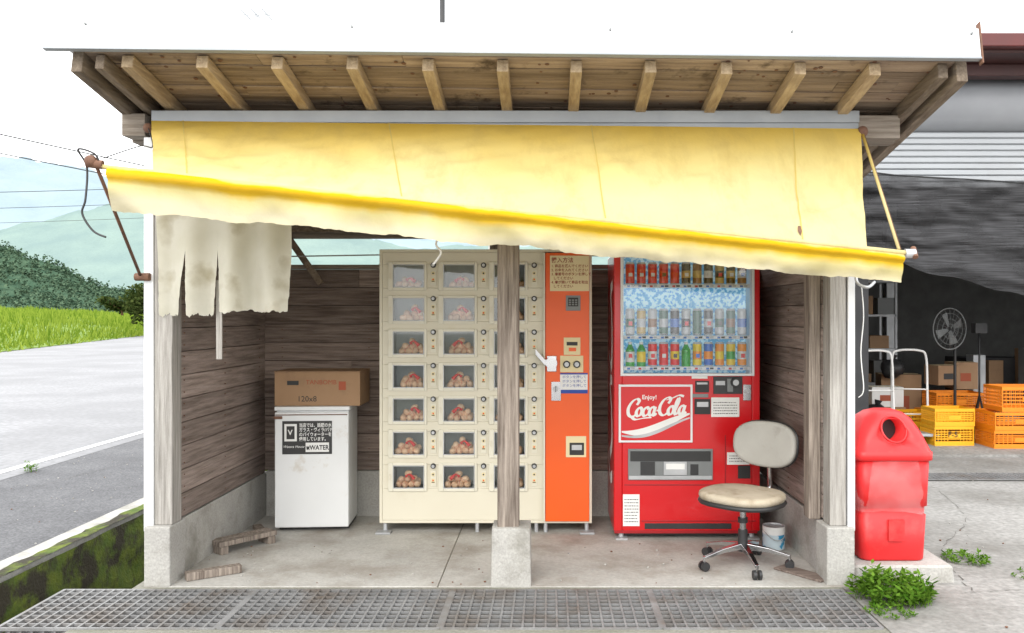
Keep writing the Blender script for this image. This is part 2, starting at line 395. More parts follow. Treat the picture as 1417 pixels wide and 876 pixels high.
# ============================================================ STALL
st=empty('roadside_stall')
b=MB()
b.box(-2.245,-2.10,4.60,4.80,0,.335,M_conc); b.box(-2.235,-2.125,4.80,6.3,0,.33,M_conc)
b.box(1.545,1.70,4.62,4.82,0,.325,M_conc); b.box(1.57,1.69,4.82,6.3,0,.32,M_conc)
b.box(-2.12,1.565,6.22,6.32,0,.345,M_conc)
b.done('plinth_wall',st,bevel=.008)
b=MB(); 
b.loft([rrect(-.212,4.70,0,.112,.10,.008,2),rrect(-.212,4.70,.325,.106,.094,.008,2)],M_conc,smooth=False)
b.done('post_plinth',st)
b=MB()
b.box(-.29,-.17,4.64,4.76,.32,2.52,M_post); b.done('middle_post',st,bevel=.006)
b=MB()
b.box(-2.205,-2.105,4.64,4.76,.336,2.52,M_postg); b.box(1.575,1.665,4.66,4.78,.326,2.5,M_postg)
b.box(1.50,1.568,4.80,4.9,.33,2.5,M_post)
b.box(-2.205,-2.13,6.12,6.22,.33,2.3,M_post); b.box(1.58,1.66,6.12,6.22,.33,2.3,M_post); b.box(-.45,-.36,6.285,6.36,.35,2.3,M_post)
b.done('corner_posts',st,bevel=.004)
b=MB()
b.box(-2.262,-2.208,4.635,6.34,.30,2.5,M_metalw); b.box(1.672,1.712,4.65,6.34,.30,2.5,M_metalw)
b.done('side_cladding',st,bevel=.003)
b=MB(); z=.34
while z<2.2:
    h=.137; t=U(-.003,.003)
    b.box(-2.16+t,-2.127+t,4.765,6.222,z,z+h-.004,M_wy)
    b.box(1.57+t,1.60+t,4.785,6.222,z,z+h-.004,M_wy)
    z+=h
b.box(-2.2,-2.17,4.77,6.3,.34,2.3,M_whdark); b.box(1.61,1.66,4.80,6.3,.34,2.3,M_whdark)  # dark sheets added behind the boards so the gaps read as shade
b.done('side_wall_boards',st,bevel=.002)
b=MB(); z=.35
while z<1.75:
    h=.137; t=U(-.003,.003); xb=[-2.168,U(-1.5,.2),1.605]
    for q in range(2): b.box(xb[q]+.001,xb[q+1]-.001,6.226+t,6.25+t,z,z+h-.004,M_wx)
    z+=h
b.box(-2.165,1.60,6.265,6.28,.35,z-.01,M_whdark)  # dark backing sheet, paints the gaps between boards as shade
b.box(-2.12,1.565,6.2,6.29,z,z+.03,M_beam)
b.done('back_wall_boards',st,bevel=.002)
# nails in the boards
b=MB()
for k in range(10):
    zc=.34+.137*k+.07
    for y in(4.84,5.45,6.1):
        for dz in(-.035,.035): b.cyl((-2.128,y,zc+dz),(-2.1225,y,zc+dz),.004,.004,M_rust,6); b.cyl((1.571,y,zc+dz),(1.5655,y,zc+dz),.004,.004,M_rust,6)
    for x in(-2.0,-1.35,.38):
        for dz in(-.035,.035): b.cyl((x,6.227,zc+dz),(x,6.2215,zc+dz),.004,.004,M_rust,6)
b.done('nails',st)
b=MB()
b.box(-2.40,1.99,4.78,4.88,2.50,2.64,M_beam)
b.box(-2.40,-2.27,4.665,4.776,2.515,2.64,M_beam); b.box(1.73,1.97,4.665,4.776,2.50,2.63,M_beam)
b.box(-2.2,1.6,6.13,6.22,2.08,2.2,M_beam)
b.box(-2.1,1.56,5.45,5.53,2.28,2.36,M_beam)
b.box(-2.1,1.56,5.9,5.94,2.10,2.16,M_raftd)
b.box(-2.16,-2.08,4.88,6.3,2.22,2.32,M_raftd); b.box(1.5,1.57,4.9,6.3,2.22,2.32,M_raftd)
b.tube([(-2.0,6.1,2.2),(-1.68,6.12,1.74)],.028,M_raftd,6)
b.tube([(-2.1,6.0,1.93),(-1.0,6.02,1.95),(1.5,6.0,1.93)],.006,M_galv,6)
b.done('beams',st,bevel=.004)
b=MB(); b.box(-2.225,1.735,4.645,4.66,2.585,2.652,M_metalg); b.box(-2.225,1.735,4.66,4.775,2.50,2.64,M_metalg)
b.done('awning_rail',st,bevel=.003)
sl=math.atan(.186)
RM=Matrix.Translation((0,0,2.7))@Matrix.Rotation(.011,4,'Y')@Matrix.Translation((0,0,-2.7))@Matrix.Translation((0,4.18,2.755))@Matrix.Rotation(-sl,4,'X')
b=MB(RM); y=0
while y<2.25:
    w=.118; cuts=[-2.36]+sorted(U(-2.2,1.9) for _ in range(2))+[2.06]
    for q in range(3): b.box(cuts[q],cuts[q+1]-.002,y,y+w-.006,.05+U(-.003,.003),.068,M_soff)
    y+=w
b.done('soffit_boards',st,bevel=.0015)
b=MB(RM)
for i in range(90):
    x=U(-2.3,2.0); y=U(0,.6); r_=U(.006,.013); b.cyl((x,y,.0462),(x,y,.0472),r_,r_,M_rust,8)
b.done('wood_knots',st)
b=MB(RM)
for k in range(11):
    x=-2.13+k*.378+U(-.008,.008); b.box(x-.029,x+.029,.005+U(0,.01),2.25,-.02,.0455,M_raft)
b.done('rafters',st,bevel=.003)
b=MB(RM)
b.box(-2.40,-2.345,-.005,2.3,-.055,.07,M_raftd); b.box(2.045,2.10,-.005,2.3,-.055,.07,M_raftd)
b.box(-2.29,-2.245,.01,2.3,-.03,.0455,M_raftd); b.box(1.96,2.01,.01,2.3,-.03,.0455,M_raftd)
b.done('bargeboards',st,bevel=.003)
b=MB(RM)
b.box(-2.44,2.12,-.06,2.36,.072,.085,M_metalw)
b.box(-2.49,2.13,-.09,-.075,.035,.185,M_metalw)
b.box(-2.50,2.135,-.094,-.062,.022,.033,M_metalg)
b.box(2.131,2.139,-.096,-.06,.0,.22,M_rust)
for x in(-2.3,-.98,.3,1.2,2.09): b.cyl((x,-.1,.155),(x,-.088,.155),.006,.006,M_grayp,8)
b.done('roof_sheet',st,bevel=.002)
b=MB()
b.cyl((-1.62,4.6,2.85),(-1.62,4.6,3.2),.008,.008,M_galv,6)
b.cyl((-1.7,4.6,3.17),(-1.54,4.6,3.17),.006,.006,M_galv,6)
for x in(-1.68,-1.62,-1.56): b.cyl((x,4.5,3.17),(x,4.7,3.17),.005,.005,M_galv,6)
b.cyl((-.63,4.9,2.7),(-.63,4.9,3.6),.016,.016,M_black,8)
b.done('roof_antenna',st)
b=MB(); b.tube(catmull([(1.735,4.62,1.68),(1.74,4.6,1.5),(1.725,4.6,1.3),(1.74,4.6,1.1),(1.72,4.62,1.05)]),.003,M_white,6); b.done('cord',st)

# ============================================================ AWNING
aw=empty('awning')
TL=Vector((-2.215,4.625,2.59)); TR=Vector((1.735,4.625,2.545)); BL=Vector((-2.06,3.89,2.205)); BR=Vector((1.77,4.16,1.815))
ML=BL.lerp(BR,.052); MR=BL.lerp(BR,.952)
def awf(u,v):
    p=TL.lerp(TR,u).lerp(ML.lerp(MR,u),v)
    sag=math.sin(math.pi*v)*(.02+.02*math.sin(u*9))
    n=noise.noise(Vector((u*7,v*2.2,3)))*.04+noise.noise(Vector((u*22+v*9,v*5,8)))*.016+ .010*math.sin((u-v*.22)*70+3*noise.noise(Vector((u*5,0,0))))*v*(1-v)*2
    e=math.sin(math.pi*v)
    return p+Vector((0,.6,-1)).normalized()*(sag*.8)+Vector((0,-.5,.8))*n*e
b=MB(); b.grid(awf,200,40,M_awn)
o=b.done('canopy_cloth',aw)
for u in (.045,.335,.62,.905):
    bs=MB(); bs.grid(lambda a,v:awf(u+(a-.5)*.002,v)+Vector((0,-.003,.003)),1,40,M_seam); bs.done('seam',aw)
bs=MB(); bs.face([awf(.9+dx,.86+dz)+Vector((0,-.004,.004)) for dx,dz in((0,0),(.004,0),(.005,.05),(.002,.09),(-.001,.05))],M_rust); bs.done('tear',aw)
def vaf(u,v):
    top=BL.lerp(BR,u); h=.205-.06*u
    sc=.018*noise.noise(Vector((u*11,0,5)))+.013*noise.noise(Vector((u*30,0,5)))+.007*noise.noise(Vector((u*110,0,5)))
    wob=noise.noise(Vector((u*14,v*1.3,2)))*.06+noise.noise(Vector((u*40,v*2,9)))*.018
    bulge=-.03*math.sin(min(v*3,1)*math.pi)
    return top+Vector((.02*math.sin(u*30)*v*.3,bulge+wob*v,-(h+sc)*v))
b=MB(); b.grid(vaf,300,18,M_val); o=b.done('valance',aw)
at=o.data.attributes.new('vv','FLOAT','POINT'); at.data.foreach_set('value',[j/18*(1.08-.3*i/300)+(.06*noise.noise(Vector((i*.03,0,0)))) for j in range(19) for i in range(301)])
b=MB()
b.cyl(BL+Vector((-.07,0,.0)),BR+Vector((.05,0,0)),.012,.012,M_awn,10)
b.cyl(BL+Vector((-.1,-.008,.012)),BL+Vector((-.03,0,.005)),.022,.022,M_rust,10)
b.cyl(BR+Vector((.01,0,0)),BR+Vector((.06,0,0)),.024,.024,M_galv,10)
b.cyl(BR+Vector((.055,-.02,-.02)),BR+Vector((.06,.02,.03)),.014,.014,M_rust,8)
b.sphere(BL+Vector((-.08,-.01,.02)),.03,M_rust,8,6)
b.tube([(-2.27,4.62,1.72),BL+Vector((-.06,0,0))],.009,M_rust,8)
b.cyl((-2.3,4.62,1.72),(-2.22,4.62,1.72),.022,.022,M_rust,8)
b.tube([(1.74,4.62,2.52),BR+Vector((-.02,0,.02))],.008,M_awn,8)
b.tube([(1.76,4.63,2.50),BR+Vector((-.01,0,.02))],.003,M_rust,8)
b.sphere((-2.235,4.63,2.55),.028,M_rust,8,6); b.sphere((1.745,4.63,2.53),.032,M_rust,8,6)
b.tube(catmull([(-2.10,3.88,2.22),(-2.12,3.87,2.26),(-2.20,3.88,2.28),(-2.17,3.9,2.2),(-2.165,3.88,2.05),(-2.18,3.88,1.98),(-2.13,3.88,1.90),(-2.07,3.88,1.87)]),.005,M_black,5)
b.tube(catmull([(-2.08,3.88,2.24),(-2.02,4.1,2.34),(-2.1,4.4,2.4),(-2.23,4.62,2.55)]),.003,M_black,5)
b.tube(catmull([(1.73,4.62,1.83),(1.70,4.6,1.70),(1.74,4.55,1.66),(1.80,4.6,1.69)]),.009,M_galv,6)
b.done('awning_bar',aw)
b=MB(); b.tube(catmull([(-.58,4.3,2.0),(-.575,4.3,1.92),(-.585,4.3,1.87),(-.56,4.3,1.83),(-.6,4.3,1.77)]),.006,M_white,6); b.done('hanging_cord')

def px(a,Y=4.6): return (a-760)*Y/1150
def pz(a,Y=4.6): return 1.5-(a-436)*Y/1150
b=MB()
def panel(l0,l1,r0,r1,bot,seed,ys0=280):
    def f(u,v):
        y=ys0+(bot-ys0)*v+ (4*noise.noise(Vector((u*4,seed,0)))+3.5*noise.noise(Vector((u*15,seed,3)))+2*noise.noise(Vector((u*40,seed,3))))*v
        t=max(0,(y-345)/(bot-345))
        rg=1.6*noise.noise(Vector((seed,y*.12,0)))*t*2
        l=l0+(l1-l0)*t+rg; r=r0+(r1-r0)*t+1.6*noise.noise(Vector((seed+9,y*.1,0)))*t*2
        x=l+(r-l)*u
        return Vector((px(x),4.60+.035*math.sin(x*.11+seed)*v+.03*noise.noise(Vector((x*.03,y*.01,seed))),pz(y)))
    b.grid(f,36,36,M_noren)
panel(217,219,257,246,434,1); panel(257,261,299,292,434,1); panel(299,304,403,396,429,1)
b.done('cloth_curtain')
b=MB(); b.box(px(293),px(301),4.66,4.672,pz(496),pz(385),M_postg); b.done('wooden_stick')

# ============================================================ EGG MACHINE
em=empty('egg_vending_machine'); FY=5.75
b=MB()
L0,R0,Z0,Z1=-1.175,.295,.07,1.965
b.box(L0,L0+.02,FY,6.2,Z0,Z1,M_cream); b.box(R0-.02,R0,FY,6.2,Z0,Z1,M_cream)
b.box(L0+.02,R0-.02,FY,6.2,Z1-.02,Z1,M_cream); b.box(L0+.02,R0-.02,FY,6.2,Z0,Z0+.02,M_cream)
b.box(L0+.02,R0-.02,FY+.17,6.19,Z0+.02,Z1-.02,M_intg)
cols=[-.972,-.624,-.274]; rows=[1.78-.2315*i for i in range(7)]
hw,hh=.112,.083
zz=[Z1-.021]+[v for r in rows for v in (r+hh,r-hh)]+[Z0+.021]
for i in range(0,len(zz),2): b.box(L0+.021,-.035,FY+.002,FY+.012,zz[i+1],zz[i],M_cream)
xx=[L0+.021]+[v for c in cols for v in(c-hw,c+hw)]+[-.035]
for r in rows:
    for i in range(0,len(xx),2): b.box(xx[i],xx[i+1],FY+.002,FY+.012,r-hh+.0005,r+hh-.0005,M_cream)
for r in rows: b.box(L0+.021,-.035,FY+.013,FY+.168,r-hh-.012,r-hh-.001,M_intg)
for c in cols[:]: b.box(c+hw+.002,c+hw+.012,FY+.013,FY+.168,Z0+.03,Z1-.03,M_intg); b.box(c-hw-.012,c-hw-.002,FY+.013,FY+.168,Z0+.03,Z1-.03,M_intg)
b.done('cabinet',em,bevel=.0025)
b=MB()
for c in cols:
    for r in rows:
        a=.03; d0,d1=FY-.010,FY
        b.box(c-hw-a,c-hw+.004,d0,d1,r-hh-.017,r+hh+.014,M_cream2); b.box(c+hw-.004,c+hw+.014,d0,d1,r-hh-.017,r+hh+.014,M_cream2)
        b.box(c-hw+.0045,c+hw-.0045,d0,d1,r+hh-.004,r+hh+.014,M_cream2); b.box(c-hw+.0045,c+hw-.0045,d0,d1,r-hh-.017,r-hh+.004,M_cream2)
b.done('locker_doors',em,bevel=.003)
b=MB()
for c in cols:
    for r in rows:
        b.box(c-hw+.004,c+hw-.004,FY-.006,FY-.004,r-hh+.004,r+hh-.004,M_glass)
b.done('locker_glass',em)
b=MB()
for c in cols:
    for r in rows:
        for (x0,x1,z0,z1) in((c-hw+.004,c-hw+.009,r-hh+.004,r+hh-.004),(c+hw-.009,c+hw-.004,r-hh+.004,r+hh-.004),(c-hw+.009,c+hw-.009,r+hh-.009,r+hh-.004),(c-hw+.009,c+hw-.009,r-hh+.004,r-hh+.009)):
            b.box(x0,x1,FY-.0125,FY-.007,z0,z1,M_galv)
        mx=c+.17
        b.box(mx-.018,mx+.02,FY-.006,FY,r-.065,r+.045,M_cream2)
        b.cyl((mx,FY-.016,r+.075),(mx,FY,r+.075),.017,.019,M_ink,14); b.cyl((mx,FY-.019,r+.075),(mx,FY-.016,r+.075),.011,.011,M_galv,12)
        b.cyl((mx,FY-.012,r+.018),(mx,FY-.006,r+.018),.013,.013,M_paperc,12); b.cyl((mx,FY-.014,r+.018),(mx,FY-.012,r+.018),.006,.006,M_ink,8)
        b.box(mx-.013,mx+.013,FY-.009,FY-.006,r-.042,r-.012,M_paperc); b.sphere((mx,FY-.009,r-.024),(.006,.003,.006),M_orange,8,5); b.box(mx-.01,mx+.01,FY-.0115,FY-.009,r-.039,r-.034,M_ink)
        b.box(c-hw-.022,c-hw-.010,FY-.016,FY-.012,r-.02,r+.02,M_cream)
b.done('locker_coin_locks',em)
b=MB(); bn=MB()
for c in cols:
    for ri,r in enumerate(rows):
        zf=r-hh; cx=c+U(-.015,.03)
        full=ri>0
        for layer,cnt in enumerate((4,3,1) if full else (4,2,0)):
            for q in range(cnt):
                x=cx+(q-(cnt-1)/2)*.044+U(-.006,.006); y=FY+.042+U(-.006,.012)+layer*.010
                z=zf+.024+layer*.034+U(-.003,.004)
                rot=Matrix.Rotation(U(0,6.28),3,'Z')@Matrix.Rotation(U(.6,1.57),3,'Y')
                b.sphere((x,y,z),(.0235,.0235,.029),M_egg,14,9,rot)
        for q in range(4): b.sphere((cx+(q-1.5)*.042,FY+.092,zf+.03+U(0,.015)),(.025,.022,.022),M_egg,10,7)
        h=.055 if full else .04
        sd=random.choice((-1,1)); 
        pts=[(cx-sd*.01,FY+.03,zf+h*1.45),(cx+sd*.015,FY+.02,zf+h*1.75),(cx+sd*.05,FY+.018,zf+h*1.15)]
        bn.tube(catmull(pts,4),[.011,.008,.006,.005,.007,.009,.011,.013,.014],M_netred,8)
        for q in range(5):
            a0=-.085+.0425*q
            s2=random.choice((-1,1))
            pts=[(cx+a0,FY+.024+abs(a0)*.25,zf+.004),(cx+a0*.75+s2*.012,FY+.014+abs(a0)*.2,zf+h*.6),(cx+a0*.3+s2*.01,FY+.020,zf+h*1.15),(cx,FY+.03,zf+h*1.5)]
            bn.tube(catmull(pts,2),.0008,M_netred,3)
b.done('eggs',em); bn.done('egg_nets',em)
b=MB(); b.box(-.028,.277,FY-.016,FY+.010,.085,1.94,M_orange); b.done('payment_door',em,bevel=.004)
def ex(a): return (a-760)/200.
def ez(a): return 1.5-(a-436)/200.
b=MB(); Y=FY-.017
def pl(x0,x1,y0,y1,m,t=.004):
    b.box(ex(x0),ex(x1),Y-t,Y,ez(y1),ez(y0),m)
pl(761,815,352,401,M_paperc,.003)
pl(783,803,407,428,M_grayp,.006); pl(786,800,410,422,M_ink,.008)
for i in range(3):
    for j in range(3): b.box(ex(787+i*4.3),ex(790+i*4.3),Y-.0095,Y-.008,ez(414.5+j*3),ez(412.5+j*3),M_grayp)
pl(780,803,465,489,M_paperc,.004); pl(784,799,471,476,M_ink,.006); pl(787,797,479,484,M_orange,.006)
pl(775,807,490,513,M_paperc,.004)
for a in(784,798):
    b.cyl((ex(a),Y-.014,ez(502)),(ex(a),Y,ez(502)),.024,.026,M_ink,16); b.cyl((ex(a),Y-.018,ez(502)),(ex(a),Y-.012,ez(502)),.016,.016,M_galv,14)
pl(775,813,514,542,M_paper,.003); pl(775,813,537,542,M_blue,.005); pl(775,813,514,516,M_blue,.005)
pl(763,776,526,552,M_chrome,.006); b.cyl((ex(769),Y-.02,ez(536)),(ex(769),Y,ez(536)),.018,.02,M_galv,14); b.box(ex(769)-.002,ex(769)+.002,Y-.022,Y-.018,ez(540),ez(532),M_ink)
pl(783,811,601,630,M_paperc,.005); pl(788,808,610,627,M_ink,.007); pl(791,805,613,620,M_galv,.010)
b.box(ex(752),ex(754.2),FY-.03,FY,.09,1.94,M_cream2)
b.done('payment_panel',em,bevel=.0015)
b=MB(); b.loft([[Vector((ex(a),FY-.035-d,ez(c)+e)) for (e,d) in((.022,.0),(.022,.02),(-.022,.02),(-.022,0))] for a,c in((741,484),(748,492),(754,499),(768,500))],M_chrome,smooth=False); b.cyl((ex(763),FY-.06,ez(500)),(ex(763),FY-.01,ez(500)),.040,.044,M_chrome,18); b.box(ex(757),ex(770),FY-.03,FY-.016,ez(512),ez(490),M_chrome); b.done('door_handle',em,bevel=.003)
text('購入方法',ex(763),Y-.004,ez(361),.038,M_inkbr,em,bold=.0006)
for i,t in enumerate(['1. 商品を選んでください','2. お金を入れてください','3. 扉番号のボタンを押して','  してください','4. 扉が開いて商品を取出','  してください']):
    text(t,ex(763),Y-.004,ez(368+i*5.6),.0235,M_inkbr,em,sx=.98,bold=.0004)
for i in range(3): text('ボタンを押して',ex(778),Y-.004,ez(521+i*6),.024,M_blue,em)
b=MB()
for x in(ex(532),ex(812)):
    b.box(x-.05,x+.05,FY-.06,FY+.02,.008,.02,M_galv); b.cyl((x,FY+.03,.01),(x,FY+.03,.072),.015,.015,M_galv,8)
for x in(ex(755),ex(742),ex(660)): b.cyl((x,FY+.02,.006),(x,FY+.02,.072),.014,.014,M_galv,8)
b.done('feet',em)

# ============================================================ DRINK MACHINE
dm=empty('drink_vending_machine'); GY=5.58
def cx_(a): return (a-760)/206.1
def cz_(a): return 1.5-(a-436)/206.1
b=MB(); X0,X1=.435,1.415; ZT=1.93
WX0,WX1,WZ0,WZ1=cx_(861),cx_(1041),cz_(516),cz_(352)
b.box(X0,X0+.02,GY+.03,6.18,.05,ZT,M_red); b.box(X1-.02,X1,GY+.03,6.18,.05,ZT,M_red); b.box(X0+.02,X1-.02,GY+.2,6.17,.05,ZT,M_red)
b.box(X0,WX0,GY,GY+.029,.06,ZT,M_red); b.box(WX1,X1,GY,GY+.029,.06,ZT,M_red)
b.box(WX0,WX1,GY,GY+.029,WZ1,ZT,M_red); b.box(WX0,WX1,GY,GY+.029,.06,WZ0,M_red)
b.done('cabinet',dm,bevel=.006)
M_pale=mat('display_blue',(.08,.36,.62),(.5,.74,.85),rough=.4,scale=40,lo=.44,hi=.56,emit=.3,detail=1)
M_shelf=mat('display_shelf',(.7,.74,.76),(.66,.7,.72),rough=.3,emit=.1)
M_btn=mat('button_blue',(.03,.16,.5),(.03,.14,.45),rough=.3)
b=MB()
for (x0,x1,z0,z1) in((WX0-.012,WX0+.004,WZ0-.01,WZ1),(WX1-.004,WX1+.012,WZ0-.01,WZ1),(WX0+.004,WX1-.004,WZ0-.01,WZ0+.006)):
    b.box(x0,x1,GY-.012,GY+.03,z0,z1,M_metalw)
b.box(WX0+.004,WX1-.004,GY+.14,GY+.15,WZ0,WZ1,M_pale)
b.box(WX0+.0045,WX0+.012,GY+.02,GY+.138,WZ0,WZ1,M_shelf); b.box(WX1-.012,WX1-.0045,GY+.02,GY+.138,WZ0,WZ1,M_shelf)
for zq in (cz_(393),cz_(464),cz_(507)):
    b.box(WX0+.013,WX1-.013,GY+.021,GY+.137,zq-.01,zq+.004,M_shelf)
    b.box(WX0+.014,WX1-.014,GY+.006,GY+.02,zq-.016,zq+.008,M_metalw)
n=11; step=(WX1-WX0-.04)/n
for zq in (cz_(393),cz_(464),cz_(507)):
    for k in range(n):
        x=WX0+.02+(k+.5)*step
        b.box(x-.024,x-.004,GY+.001,GY+.006,zq-.012,zq+.001,M_btn if R()<.8 else M_red); b.box(x+.002,x+.026,GY+.003,GY+.006,zq-.010,zq+.002,M_ink if R()<.5 else M_galv)
b.done('display_frame',dm,bevel=.0015)
def cm(c,n): return mat('can_'+n,c,[v*.9 for v in c],rough=.25,metal=0,scale=3,coat=.3)
cR=cm((.75,.008,.01),'red');cG=cm((.02,.36,.04),'green');cS=cm((.55,.57,.60),'silver');cB=cm((.03,.16,.6),'blue');cO=cm((.9,.3,.01),'orange');cY=cm((.85,.62,.02),'yellow');cK=cm((.03,.025,.02),'black');cBr=cm((.3,.13,.04),'brown');cW=cm((.75,.75,.73),'white');cGd=cm((.6,.42,.12),'gold');cDG=cm((.02,.13,.07),'darkgreen')
def can(b,x,y,z,r,h,c1,c2,bottle=False):
    if bottle:
        prof=[(0,0),(r,.0),(r,h*.18),(r,h*.6),(r*.95,h*.68),(r*.45,h*.86),(r*.42,h*.9),(r*.42,h),(0,h)]
        ms=[c1,c1,c2,c1,c1,c1,cW,cW]
    else:
        prof=[(0,0),(r*.85,0),(r,h*.06),(r,h*.3),(r,h*.62),(r,h*.92),(r*.84,h*.985),(r*.84,h),(0,h)]
        ms=[cS,cS,c1,c2,c1,cS,cS,cS]
    b.lathe(prof,(x,y,z),None,16,ms)
    if R()<.8: b.box(x-r*.4,x+r*.4,y-r-.0015,y-r+.002,z+h*.36,z+h*.52,random.choice((cK,cR,cW,cB,c1)))
b=MB()
r1=[(cR,cR)]*5+[(cK,cGd),(cBr,cGd),(cK,cW),(cGd,cK),(cK,cGd),(cBr,cW)]
r2=[(cS,cDG),(cGd,cS),(cS,cBr),(cDG,cS),(cK,cB),(cS,cK),(cDG,cDG),(cK,cS),(cS,cDG),(cDG,cBr),(cS,cB)]
r3=[(cG,cW),(cG,cY),(cR,cW),(cR,cR),(cR,cY),(cG,cG),(cY,cO),(cB,cO),(cO,cY),(cY,cG),(cO,cW)]
for rr,zq,h in((r1,cz_(391.5),.15),(r2,cz_(462),.18),(r3,cz_(505.5),.165)):
    for k,(a,c) in enumerate(rr):
        x=WX0+.02+(k+.5)*step
        can(b,x,GY+.052,zq,.031,h,a,c,bottle=(h==.165 and k in(0,1,5)))
b.done('drink_samples',dm)
b=MB(); b.box(WX0+.0045,WX1-.0045,GY-.004,GY-.001,WZ0+.0065,WZ1-.001,M_glass2); b.done('display_glass',dm)
b=MB(); Y=GY
def q(x0,x1,y0,y1,m,t=.004,base=0):
    b.box(cx_(x0),cx_(x1),GY-base-t,GY-base,cz_(y1),cz_(y0),m)
q(856,958,530,610,M_metalw,.012); q(859,955,533,607,M_red,.003,.0121)
q(962,981,525,541,M_ink,.006); q(964,979,527,530,M_galv,.008)
q(987,1027,519,543,M_black,.008); q(990,1003,525,531,M_galv,.012); q(1006,1014,522,540,M_grayp,.012)
b.cyl((cx_(1017),GY-.03,cz_(527)),(cx_(1017),GY-.008,cz_(527)),.03,.034,M_black,20); b.cyl((cx_(1017),GY-.034,cz_(527)),(cx_(1017),GY-.03,cz_(527)),.02,.02,M_galv,16)
q(1028,1039,530,552,M_chrome,.01); b.cyl((cx_(1033),GY-.02,cz_(538)),(cx_(1033),GY-.01,cz_(538)),.016,.016,M_galv,14)
q(984,1023,548,575,M_paper,.003); q(961,983,550,571,M_ink,.008); q(964,980,554,561,M_galv,.010); q(958,980,543,548,M_grayp,.006)
q(957,979,517,522,M_paper,.003)
q(869,986,619,662,M_grayp,.010); q(872,983,622,636,M_ink,.004,.0101); q(886,906,636.5,655,M_black,.004,.0101); q(918,950,636.5,655,M_galv,.006,.0101); q(921,947,639,647,M_paper,.003,.0162); q(955,966,640,655,M_black,.004,.0101)
q(870,985,656,661,M_galv,.008,.0101)
q(1006,1037,624,641,M_paper,.003); q(1021,1038,642,660,M_ink,.006)
q(862,885,682,726,M_paper,.003)
q(888,1046,718,720,M_redd,.003); q(850,1048,732,736,M_redd,.004); q(864,1046,668,670,M_redd,.003); q(1003,1004.5,600,667,M_redd,.003)
q(892,1012,722,730,M_black,.0035)
b.done('front_panels',dm,bevel=.0015)
b=MB()
for (x0,x1,y0,y1,n) in((864,883,687,722,8),(987,1020,553,572,5),(1009,1034,627,638,3)):
    for i in range(n):
        z=cz_(y0+(y1-y0)*(i+.5)/n); x=cx_(x0)
        while x<cx_(x1)-.006:
            w=U(.004,.018); w=min(w,cx_(x1)-x); b.box(x,x+w,GY-.0045,GY-.0031,z-.0022,z+.0022,M_ink); x+=w+.004
b.done('label_print',dm)
b=MB(); u=.0405
def fs(p,k):
    X=p.x+.18*p.y; Z=p.y*1.02+.05*p.x
    return (cx_(866)+X*u,GY-.0158-k,cz_(574.5)+Z*u)
def oo(x): return [(x+.95,1.25),(x+.5,1.4),(x+.12,.9),(x+.15,.3),(x+.5,.0),(x+.9,.35),(x+.95,1.0),(x+.65,1.4)]
def cc(x): return [(x+.95,1.1),(x+.6,1.42),(x+.15,.95),(x+.12,.35),(x+.5,-.02),(x+1.05,.35)]
def aa(x): return [(x+.9,1.2),(x+.5,1.4),(x+.12,.9),(x+.13,.3),(x+.45,0),(x+.8,.4),(x+.95,1.35),(x+.85,.3),(x+1.0,0),(x+1.3,.3)]
def CC(x): return [(x+1.5,1.9),(x+1.75,2.5),(x+1.3,2.85),(x+.6,2.4),(x+.15,1.4),(x+.35,.35),(x+1.0,-.05),(x+1.6,.35)]
S=[CC(0),oo(1.5),cc(2.6),aa(3.65),[(4.95,.8),(5.4,.75)],CC(5.2),oo(6.75),[(7.95,.6),(8.35,2.0),(8.25,2.6),(8.0,2.0),(7.95,.6),(8.15,.0),(8.5,.25)],aa(8.55),
   [(.9,.0),(1.6,-.5),(3.0,-.35),(4.2,-.3)],[(6.3,2.45),(7.2,2.7),(8.2,3.1),(9.0,2.9)]]
for p in S: stroke(b,p,fs,(.38,.1,0),.13,M_paper)
for ph,zo,wd,m_ in((0,0,.024,M_paper),(1,7,.007,M_galv)):
    for i in range(24):
        t0,t1=i/24,(i+1)/24
        def sw(t,o): return (cx_(860+94*t),GY-.0157-ph*.0001,cz_(590+zo*.8+9*math.sin(t*3.6+.6)-12*t)+o*(.005+wd*math.sin(math.pi*t)))
        b.face([sw(t0,-1),sw(t1,-1),sw(t1,1),sw(t0,1)],m_)
def fside(p,k): return (X0-.0006-k,5.7+p.x*.17,1.0+p.y*.3)
for p in ([(0,2.4),(.9,2.2),(.3,1.6),(.2,.9),(.8,.5),(1.8,.8)],[(.3,.2),(1.2,.1),(.5,-.5),(.3,-1.2),(1.4,-1.6)],[(.2,-2.),(1.3,-2.1),(2.3,-1.5)]): stroke(b,p,fside,(.3,.1,0),.12,M_paper)
b.done('logo_lettering',dm)
text('Enjoy!',cx_(888),GY-.0158,cz_(550),.04,M_paper,dm,bold=.0008)
b=MB()
for x in(X0+.05,X1-.05):
    b.box(x-.04,x+.04,GY-.03,GY+.05,.007,.018,M_galv); b.cyl((x,GY+.03,.01),(x,GY+.03,.06),.018,.018,M_galv,8)
b.box(X0+.03,X1-.03,GY+.04,6.1,.025,.06,M_black)
b.done('feet',dm)

